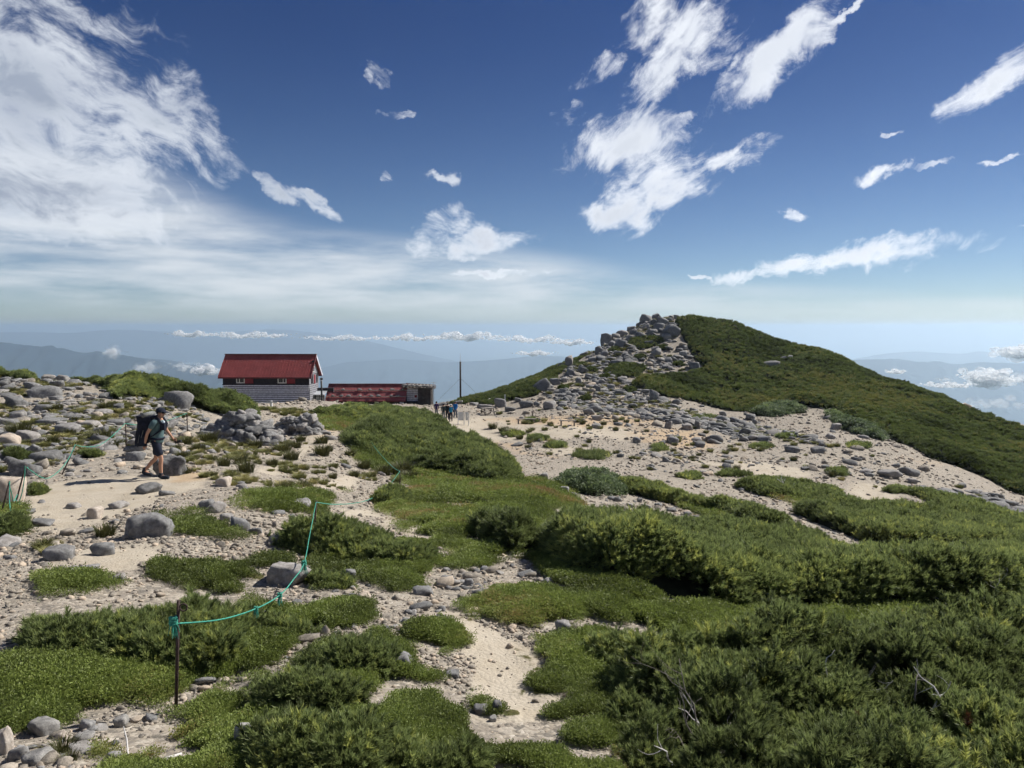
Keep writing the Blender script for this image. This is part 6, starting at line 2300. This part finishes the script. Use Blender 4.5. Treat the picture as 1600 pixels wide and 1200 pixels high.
# grey wood and dead shoots showing in the tall near bush
org = Vector(T_NEAR.location)
rr = np.random.default_rng(12)
for (px, py, Y, tx, ty, n_) in [(1110, 1200, 4.55, 1070, 1085, 2), (1100, 1190, 4.6, 1040, 1130, 1), (1120, 1195, 4.6, 1110, 1140, 1), (1085, 1200, 4.5, 1000, 1150, 1), (1125, 1200, 4.55, 1130, 1150, 1), (1150, 1195, 4.6, 1165, 1120, 1),
                                 (1258, 1070, 5.6, 1245, 1030, 2), (1294, 1072, 5.6, 1290, 1030, 1), (1360, 1075, 5.6, 1350, 1040, 1), (1470, 1100, 5.2, 1455, 1060, 1), (1430, 1095, 5.3, 1440, 1060, 1), (1162, 1020, 6.3, 1160, 990, 1),
                                 (1560, 945, 9.0, 1545, 905, 2), (1060, 1200, 4.4, 1020, 1165, 1), (1105, 1200, 4.5, 1150, 1175, 1), (1090, 1195, 4.6, 1075, 1140, 2), (1118, 1190, 4.65, 1095, 1120, 2), (1140, 1198, 4.6, 1120, 1160, 1), (1265, 1075, 5.7, 1270, 1040, 2), (1370, 1085, 5.6, 1375, 1050, 1), (1455, 1110, 5.25, 1460, 1070, 1)]:
    a, b_ = Vector(at(px, py, Y)), Vector(at(tx, ty, Y - 0.05))
    m = MB()
    twisty(m, a - org, (b_ - a), (b_ - a).length * 1.25, 0.0085, rr, n_, 7)
    m.build('branch', M_BARK if rr.uniform() < 0.4 else M_DEADWOOD, T_NEAR, True)
dead = pine_shoot(77, 0.11, 60, 0.055, 0.004, M_DEADN)
for (px, py, Y) in ((1345, 1135, 4.75), (1512, 1135, 4.7), (1340, 1140, 4.72)):
    o = bpy.data.objects.new('dead_shoot', dead)
    o.location = Vector(at(px, py, Y)) - org
    o.rotation_euler = (R(rng.uniform(-30, 30)), R(rng.uniform(-30, 30)), 0)
    link(o, T_NEAR)
    o['label'] = 'withered rust-red pine shoot'


# ------------------------------------------------------------------ people
def skin_mesh(joints, edges, sub=2):
    """joints: name -> (x, y, z, radius); grown into one smooth body"""
    names = list(joints)
    me = bpy.data.meshes.new('tmp')
    me.from_pydata([joints[k][:3] for k in names], [(names.index(a), names.index(b)) for a, b in edges], [])
    o = bpy.data.objects.new('tmp', me)
    COL.objects.link(o)
    md = o.modifiers.new('skin', 'SKIN')
    sv = me.skin_vertices[0].data
    for i, k in enumerate(names):
        r_ = joints[k][3]
        sv[i].radius = (r_, r_) if not hasattr(r_, '__len__') else r_
        sv[i].use_root = (i == 0)
    md.use_smooth_shade = True
    ss = o.modifiers.new('sub', 'SUBSURF')
    ss.levels = sub
    ss.render_levels = sub
    dg = bpy.context.evaluated_depsgraph_get()
    dg.update()
    out = bpy.data.meshes.new_from_object(o.evaluated_get(dg))
    bpy.data.objects.remove(o)
    bpy.data.meshes.remove(me)
    return out


def cloth(name, rgb, var=0.12):
    return plain(name, rgb, 0.9, var, 9.0, 0.15)


def lerp3(a, b, t):
    return tuple(a[i] * (1 - t) + b[i] * t for i in range(3))


def person(label, base, rz, J, skin, shirt, trousers, shoes, hair, hat=None, short_sleeve=True, shorts=True, glasses=False, scale=1.0, group=None):
    """J: joint name -> (x, y, z); facing +x, z from the ground"""
    root = empty('person', base, rz)
    root.scale = (scale,) * 3
    tag(root, label, 'person', group)
    B = {}
    B['pelvis'] = (*J['pelvis'], 0.125)
    B['spine'] = (*J['spine'], 0.115)
    B['chest'] = (*J['chest'], 0.13)
    B['neckb'] = (*J['neckb'], 0.07)
    B['neck'] = (*J['neck'], 0.055)
    hc = J['head']
    B['jaw'] = (hc[0] + 0.012, hc[1], hc[2] - 0.055, 0.066)
    B['head'] = (hc[0], hc[1], hc[2] + 0.02, 0.088)
    B['crown'] = (hc[0] - 0.008, hc[1], hc[2] + 0.075, 0.066)
    E = [('pelvis', 'spine'), ('spine', 'chest'), ('chest', 'neckb'), ('neckb', 'neck'), ('neck', 'jaw'), ('jaw', 'head'), ('head', 'crown')]
    for s in 'RL':
        B['sh' + s] = (*J['sh' + s], 0.058)
        B['ua' + s] = (*lerp3(J['sh' + s], J['el' + s], 0.5), 0.047)
        B['el' + s] = (*J['el' + s], 0.039)
        B['fa' + s] = (*lerp3(J['el' + s], J['wr' + s], 0.4), 0.037)
        B['wr' + s] = (*J['wr' + s], 0.025)
        B['pa' + s] = (*lerp3(J['wr' + s], J['ha' + s], 0.6), 0.032)
        B['hip' + s] = (*J['hip' + s], 0.09)
        B['th' + s] = (*lerp3(J['hip' + s], J['kn' + s], 0.5), 0.075)
        B['kn' + s] = (*J['kn' + s], 0.052)
        c = lerp3(J['kn' + s], J['an' + s], 0.35)
        B['ca' + s] = (c[0] - 0.018, c[1], c[2], 0.054)
        B['an' + s] = (*J['an' + s], 0.034)
        B['to' + s] = (*J['to' + s], 0.03)
        E += [('neckb', 'sh' + s), ('sh' + s, 'ua' + s), ('ua' + s, 'el' + s), ('el' + s, 'fa' + s), ('fa' + s, 'wr' + s), ('wr' + s, 'pa' + s),
              ('pelvis', 'hip' + s), ('hip' + s, 'th' + s), ('th' + s, 'kn' + s), ('kn' + s, 'ca' + s), ('ca' + s, 'an' + s), ('an' + s, 'to' + s)]
    me = skin_mesh(B, E)
    # fingers, nose and ears grow from the same body mesh
    ex = MB()
    for s in 'RL':
        w, h = Vector(J['wr' + s]), Vector(J['ha' + s])
        d = (h - w).normalized()
        side = d.cross(Vector((0, 1, 0)) if abs(d.y) < 0.8 else Vector((1, 0, 0))).normalized()
        pal = w + (h - w) * 0.85
        for k in range(4):
            o_ = side * (0.024 - 0.016 * k)
            Lf = (0.068, 0.078, 0.072, 0.056)[k]
            a = pal + o_
            curl = Vector((0.0, 0.012 if s == 'R' else -0.012, 0))
            ex.tube([a - d * 0.02, a + d * Lf * 0.5, a + d * Lf * 0.8 + curl, a + d * Lf * 0.95 + curl * 2], [0.0095, 0.009, 0.0085, 0.006], 6)
        a = w + (h - w) * 0.45 + side * 0.026
        ex.tube([a, a + side * 0.022 + d * 0.022, a + side * 0.026 + d * 0.05], [0.011, 0.010, 0.007], 6)
    ex.tube([(hc[0] + 0.06, hc[1], hc[2] + 0.01), (hc[0] + 0.104, hc[1], hc[2] - 0.018), (hc[0] + 0.09, hc[1], hc[2] - 0.03)], [0.012, 0.016, 0.010], 6)
    ex.tube([(hc[0] + 0.07, hc[1] - 0.022, hc[2] - 0.058), (hc[0] + 0.083, hc[1], hc[2] - 0.06), (hc[0] + 0.07, hc[1] + 0.022, hc[2] - 0.058)], 0.008, 6)
    for s in (-1, 1):
        ex.tube([(hc[0] - 0.008, hc[1] + s * 0.078, hc[2] + 0.02), (hc[0] - 0.012, hc[1] + s * 0.098, hc[2] + 0.005), (hc[0] - 0.003, hc[1] + s * 0.082, hc[2] - 0.025)], [0.012, 0.016, 0.008], 6)
    bm = bmesh.new()
    bm.from_mesh(me)
    bm.from_mesh(ex.mesh('fingers', skin, True))
    bm.to_mesh(me)
    bm.free()
    me.materials.clear()
    me.materials.append(skin)
    me.name = 'body'
    tag(obj('body', me, root), kind='thing')
    # shirt
    S = {'hem': (J['pelvis'][0], J['pelvis'][1], J['pelvis'][2] - 0.07, 0.172), 'spine0': (*J['pelvis'], 0.172), 'spine': (*J['spine'], 0.156), 'chest': (*J['chest'], 0.158), 'neckb': (*lerp3(J['chest'], J['neckb'], 0.8), 0.085)}
    ES = [('hem', 'spine0'), ('spine0', 'spine'), ('spine', 'chest'), ('chest', 'neckb')]
    for s in 'RL':
        S['sh' + s] = (*J['sh' + s], 0.078)
        if short_sleeve:
            S['ua' + s] = (*lerp3(J['sh' + s], J['el' + s], 0.62), 0.070)
            ES += [('neckb', 'sh' + s), ('sh' + s, 'ua' + s)]
        else:
            S['el' + s] = (*J['el' + s], 0.056)
            S['wr' + s] = (*lerp3(J['el' + s], J['wr' + s], 0.92), 0.045)
            ES += [('neckb', 'sh' + s), ('sh' + s, 'el' + s), ('el' + s, 'wr' + s)]
    me = skin_mesh(S, ES)
    me.materials.append(shirt)
    obj('shirt', me, root)
    # shorts or trousers
    S = {'pelvis': (*J['pelvis'], 0.162), 'waist': (*lerp3(J['pelvis'], J['spine'], 0.4), 0.142)}
    ES = [('waist', 'pelvis')]
    for s in 'RL':
        S['hip' + s] = (*J['hip' + s], 0.112)
        S['th' + s] = (*lerp3(J['hip' + s], J['kn' + s], 0.5), 0.104)
        S['kn' + s] = (*lerp3(J['hip' + s], J['kn' + s], 0.86), 0.098) if shorts else (*J['kn' + s], 0.078)
        ES += [('pelvis', 'hip' + s), ('hip' + s, 'th' + s), ('th' + s, 'kn' + s)]
        if not shorts:
            S['an' + s] = (*J['an' + s], 0.060)
            ES += [('kn' + s, 'an' + s)]
    me = skin_mesh(S, ES)
    me.materials.append(trousers)
    obj('shorts' if shorts else 'trousers', me, root)
    for s in 'RL':
        an, to = J['an' + s], J['to' + s]
        d = Vector(to) - Vector(an)
        heel = (an[0] - 0.045, an[1], min(an[2], to[2] + 0.05 + 0.6 * max(0, an[2] - 0.09)) - 0.02)
        me = skin_mesh({'cuff': (an[0] + 0.005, an[1], an[2] + 0.085, 0.050), 'an': (an[0], an[1], an[2] + 0.02, 0.056), 'heel': (*heel, 0.056), 'mid': (*lerp3(heel, to, 0.55), 0.056), 'toe': (to[0] + 0.015, to[1], to[2] + 0.012, 0.046)}, [('cuff', 'an'), ('an', 'heel'), ('heel', 'mid'), ('mid', 'toe')], 2)
        me.materials.append(shoes)
        obj('shoe', me, root)
    # hair and hat
    q = ICO_V * np.array([0.104, 0.098, 0.095])
    keep = [f for f in ICO_F if np.mean([ICO_V[i][2] for i in f]) > -0.1 or np.mean([ICO_V[i][0] for i in f]) < -0.25 and np.mean([ICO_V[i][2] for i in f]) > -0.65]
    obj('hair', mesh_np('hair', (q + np.array([hc[0] - 0.012, hc[1], hc[2] + 0.045])).tolist(), keep, [hair], True), root)
    if hat:
        q = ICO_V * np.array([0.118, 0.108, 0.108])
        keep = [f for f in ICO_F if np.mean([ICO_V[i][2] for i in f]) > 0.02]
        h_ = obj('cap', mesh_np('cap', (q + np.array([hc[0] - 0.008, hc[1], hc[2] + 0.052])).tolist(), keep, [hat], True), root)
        m = MB()
        rim = [(hc[0] + 0.075 + 0.115 * math.cos(a) * 0.95, hc[1] + 0.088 * math.sin(a), hc[2] + 0.045 - 0.03 * max(0, math.cos(a))) for a in np.linspace(-1.6, 1.6, 12)]
        m.prism(rim, (0, 0, 0.012))
        m.build('brim', hat, h_)
    if glasses:
        m = MB()
        for s in (-1, 1):
            m.box((hc[0] + 0.084, hc[1] + s * 0.036, hc[2] + 0.022), (0.03, 0.056, 0.036), (0, 0, s * R(28)))
            m.beam((hc[0] + 0.07, hc[1] + s * 0.072, hc[2] + 0.026), (hc[0] - 0.01, hc[1] + s * 0.096, hc[2] + 0.026), 0.008, 0.012)
        m.build('sunglasses', M_BLACK, root)
    return root


SK = cloth('skin', (0.44, 0.25, 0.17), 0.06)
HAIR = cloth('dark_hair', (0.018, 0.014, 0.012))
NAVY = cloth('navy_cloth', (0.018, 0.022, 0.036))
TEAL = cloth('teal_shirt', (0.085, 0.138, 0.145))
BLACKC = cloth('black_cloth', (0.012, 0.012, 0.015))
SHOE = cloth('dark_shoe', (0.03, 0.035, 0.045))
hp = hit(247, 748)
JH = dict(pelvis=(0, 0, 0.93), spine=(0.02, 0, 1.12), chest=(0.06, 0, 1.32), neckb=(0.075, 0, 1.45), neck=(0.10, 0, 1.51), head=(0.135, 0, 1.60),
          shR=(0.05, -0.185, 1.415), elR=(-0.10, -0.235, 1.14), wrR=(-0.175, -0.22, 0.90), haR=(-0.195, -0.215, 0.80),
          shL=(0.06, 0.185, 1.415), elL=(0.14, 0.25, 1.15), wrL=(0.30, 0.21, 0.96), haL=(0.37, 0.18, 0.905),
          hipR=(0.01, -0.09, 0.89), knR=(0.15, -0.10, 0.50), anR=(0.13, -0.10, 0.09), toR=(0.32, -0.11, 0.035),
          hipL=(-0.01, 0.09, 0.89), knL=(-0.08, 0.10, 0.48), anL=(-0.37, 0.10, 0.17), toL=(-0.20, 0.11, 0.05))
HK = person('hiker in teal shirt, dark shorts and navy cap walking right along the path', hp, 0.0, JH, SK, TEAL, NAVY, SHOE, HAIR, NAVY, True, True, True, 1.03)
m = MB()
m.box((0.45, 0.17, 0.885), (0.15, 0.055, 0.06), (0, R(-15), 0))
o = m.build('camera_bag', M_BLACK)
o.location = Vector(hp)
o.scale = (1.03,) * 3
tag(o, 'small black pouch held in the forward hand of the hiker', 'pouch')
# backpack
PK = empty('backpack', hp)
PK.scale = (1.03,) * 3
tag(PK, 'big black trekking backpack with rolled grey top worn by the hiker', 'backpack')
M_PACK = cloth('pack_fabric', (0.017, 0.020, 0.032), 0.3)
M_PACKG = cloth('pack_grey', (0.16, 0.165, 0.16), 0.2)
V, F = rock_verts(910, 4, cuts=6, lump=0.06)
def pack_part(name, c, s, mat, rot=(0, 0, 0), seed=910):
    V_, F_ = rock_verts(seed, 4, cuts=6, lump=0.08)
    sgn = np.sign(V_) * np.abs(V_ * 2) ** 0.8 * 0.5
    o_ = obj(name, mesh_np(name, (sgn * np.array(s)).tolist(), F_, [mat], True), PK)
    o_.location = c
    o_.rotation_euler = rot
    return o_
pack_part('main_bag', (-0.245, 0, 1.13), (0.34, 0.40, 0.66), M_PACK, (0, R(8), 0), 911)
pack_part('lid', (-0.215, 0, 1.47), (0.38, 0.38, 0.20), M_PACK, (0, R(6), 0), 912)
pack_part('front_pocket', (-0.40, 0, 1.02), (0.12, 0.32, 0.44), M_PACK, (0, R(8), 0), 913)
pack_part('side_pocket', (-0.22, -0.20, 0.95), (0.20, 0.10, 0.26), M_PACK, (0, R(8), 0), 914)
pack_part('side_pocket', (-0.22, 0.20, 0.95), (0.20, 0.10, 0.26), M_PACK, (0, R(8), 0), 915)
m = MB()
m.tube([(-0.18, -0.24, 1.585), (-0.18, 0.24, 1.585)], 0.055, 12)
m.build('rolled_mat', M_PACKG, PK, True)
for s in (-1, 1):
    m = MB()
    pts = [(-0.10, s * 0.10, 1.50), (0.02, s * 0.115, 1.535), (0.13, s * 0.125, 1.47), (0.205, s * 0.125, 1.34), (0.17, s * 0.14, 1.20), (0.0, s * 0.16, 1.08), (-0.1, s * 0.15, 1.03)]
    m.tube(pts, [0.03, 0.034, 0.034, 0.03, 0.022, 0.016, 0.014], 8)
    m.build('shoulder_strap', M_PACK, PK, True)
m = MB()
m.tube([(-0.12, -0.13, 0.99), (0.02, -0.165, 0.99), (0.13, -0.11, 0.99), (0.165, 0, 0.99), (0.13, 0.11, 0.99), (0.02, 0.165, 0.99), (-0.12, 0.13, 0.99)], 0.028, 8)
m.build('hip_belt', M_PACK, PK, True)
m = MB()
m.box((0.235, -0.10, 1.30), (0.09, 0.11, 0.17))
m.build('chest_pouch', M_PACK, PK)
m = MB()
m.tube([(0.235, -0.10, 1.37), (0.235, -0.10, 1.42), (0.235, -0.10, 1.44)], [0.034, 0.034, 0.018], 10)
m.build('water_bottle', cloth('bottle_cap', (0.55, 0.62, 0.68)), PK, True)
for (x_, z_, t_) in ((-0.335, 1.0, 12), (-0.22, 1.13, 18)):
    m = MB()
    m.box((x_, -0.235 if t_ == 18 else -0.19, z_), (0.012, 0.012, 0.20), (0, R(t_), 0))
    m.build('light_cord', M_PACKG, PK)

# the walkers by the information board
def stand(lean=0.0, stride=0.0, armL=0.0, armR=0.0):
    return dict(pelvis=(0, 0, 0.92), spine=(lean * .3, 0, 1.11), chest=(lean * .7, 0, 1.31), neckb=(lean, 0, 1.44), neck=(lean + .015, 0, 1.505), head=(lean + .03, 0, 1.595),
                shR=(lean * .9, -0.18, 1.405), elR=(-.04 + armR * .4, -0.24, 1.13), wrR=(armR, -0.22, 0.92 + abs(armR) * .5), haR=(armR * 1.25 + .02, -0.20, 0.83 + abs(armR) * .6),
                shL=(lean * .9, 0.18, 1.405), elL=(-.04 + armL * .4, 0.24, 1.13), wrL=(armL, 0.22, 0.92 + abs(armL) * .5), haL=(armL * 1.25 + .02, 0.20, 0.83 + abs(armL) * .6),
                hipR=(0, -0.09, 0.88), knR=(.05 + stride * .5, -0.10, 0.49), anR=(stride * .8, -0.10, 0.09), toR=(stride * .8 + .18, -0.12, 0.035),
                hipL=(0, 0.09, 0.88), knL=(.05 - stride * .3, 0.10, 0.49), anL=(-stride, 0.10, 0.09 + abs(stride) * .1), toL=(-stride + .18, 0.12, 0.035))


C_PUR = cloth('purple_jacket', (0.045, 0.03, 0.10))
C_GRN = cloth('dark_green_jacket', (0.03, 0.045, 0.05))
C_BLU = cloth('bright_blue_jacket', (0.015, 0.12, 0.36))
C_TEA = cloth('sky_blue_fabric', (0.03, 0.22, 0.38))
C_GRY = cloth('grey_trousers', (0.16, 0.17, 0.18))
C_JEA = cloth('blue_grey_trousers', (0.09, 0.11, 0.15))
C_DRK = cloth('dark_trousers', (0.02, 0.018, 0.03))
C_WHT = cloth('white_cap', (0.62, 0.60, 0.58))
GP = 'walkers by the information board'
for (px, py, lab, rz, J, sh, tr, hat, hgt) in [
    (682, 652, 'walker in a dark purple top, leftmost of the group by the notice board', 90, stand(0.03, 0.1), C_PUR, C_GRY, None, 25),
    (693, 656, 'walker in a dark green jacket and grey trousers, second from the left', 100, stand(0.0, 0.05), C_GRN, C_GRY, None, 25),
    (699, 656, 'walker all in black in the middle of the group', 80, stand(0.02, 0.1, 0.1), BLACKC, C_DRK, HAIR, 26),
    (704.5, 659, 'walker with white cap and dark trousers carrying a sky-blue pack', 95, stand(0.06, 0.12), BLACKC, C_DRK, C_WHT, 27),
    (711.5, 653, 'walker in a bright blue jacket and grey-blue trousers, rightmost of the group', 75, stand(0.0, 0.14, 0.12, -0.1), C_BLU, C_JEA, None, 26)]:
    q = hit(px, py)
    person(lab, q, R(rz), J, SK, sh, tr, SHOE, HAIR, hat, False, False, False, hgt / ppm(q) / 1.72, GP)
    if 'pack' in lab:
        sc_ = hgt / ppm(q) / 1.72
        r_ = empty('daypack', q, R(rz))
        r_.scale = (sc_,) * 3
        tag(r_, 'sky-blue daypack on the back of the walker with the white cap', 'backpack')
        V_, F_ = rock_verts(930, 3, cuts=6, lump=0.06)
        o = obj('bag', mesh_np('bag', (np.sign(V_) * np.abs(V_ * 2) ** 0.65 * 0.5 * np.array((0.26, 0.34, 0.50))).tolist(), F_, [C_TEA], True), r_)
        o.location = (-0.20, 0, 1.20)
        for s in (-1, 1):
            m = MB()
            m.tube([(-0.08, s * 0.10, 1.42), (0.06, s * 0.12, 1.48), (0.19, s * 0.12, 1.34), (0.12, s * 0.15, 1.12), (-0.06, s * 0.14, 1.02)], 0.022, 6)
            m.build('strap', BLACKC, r_, True)
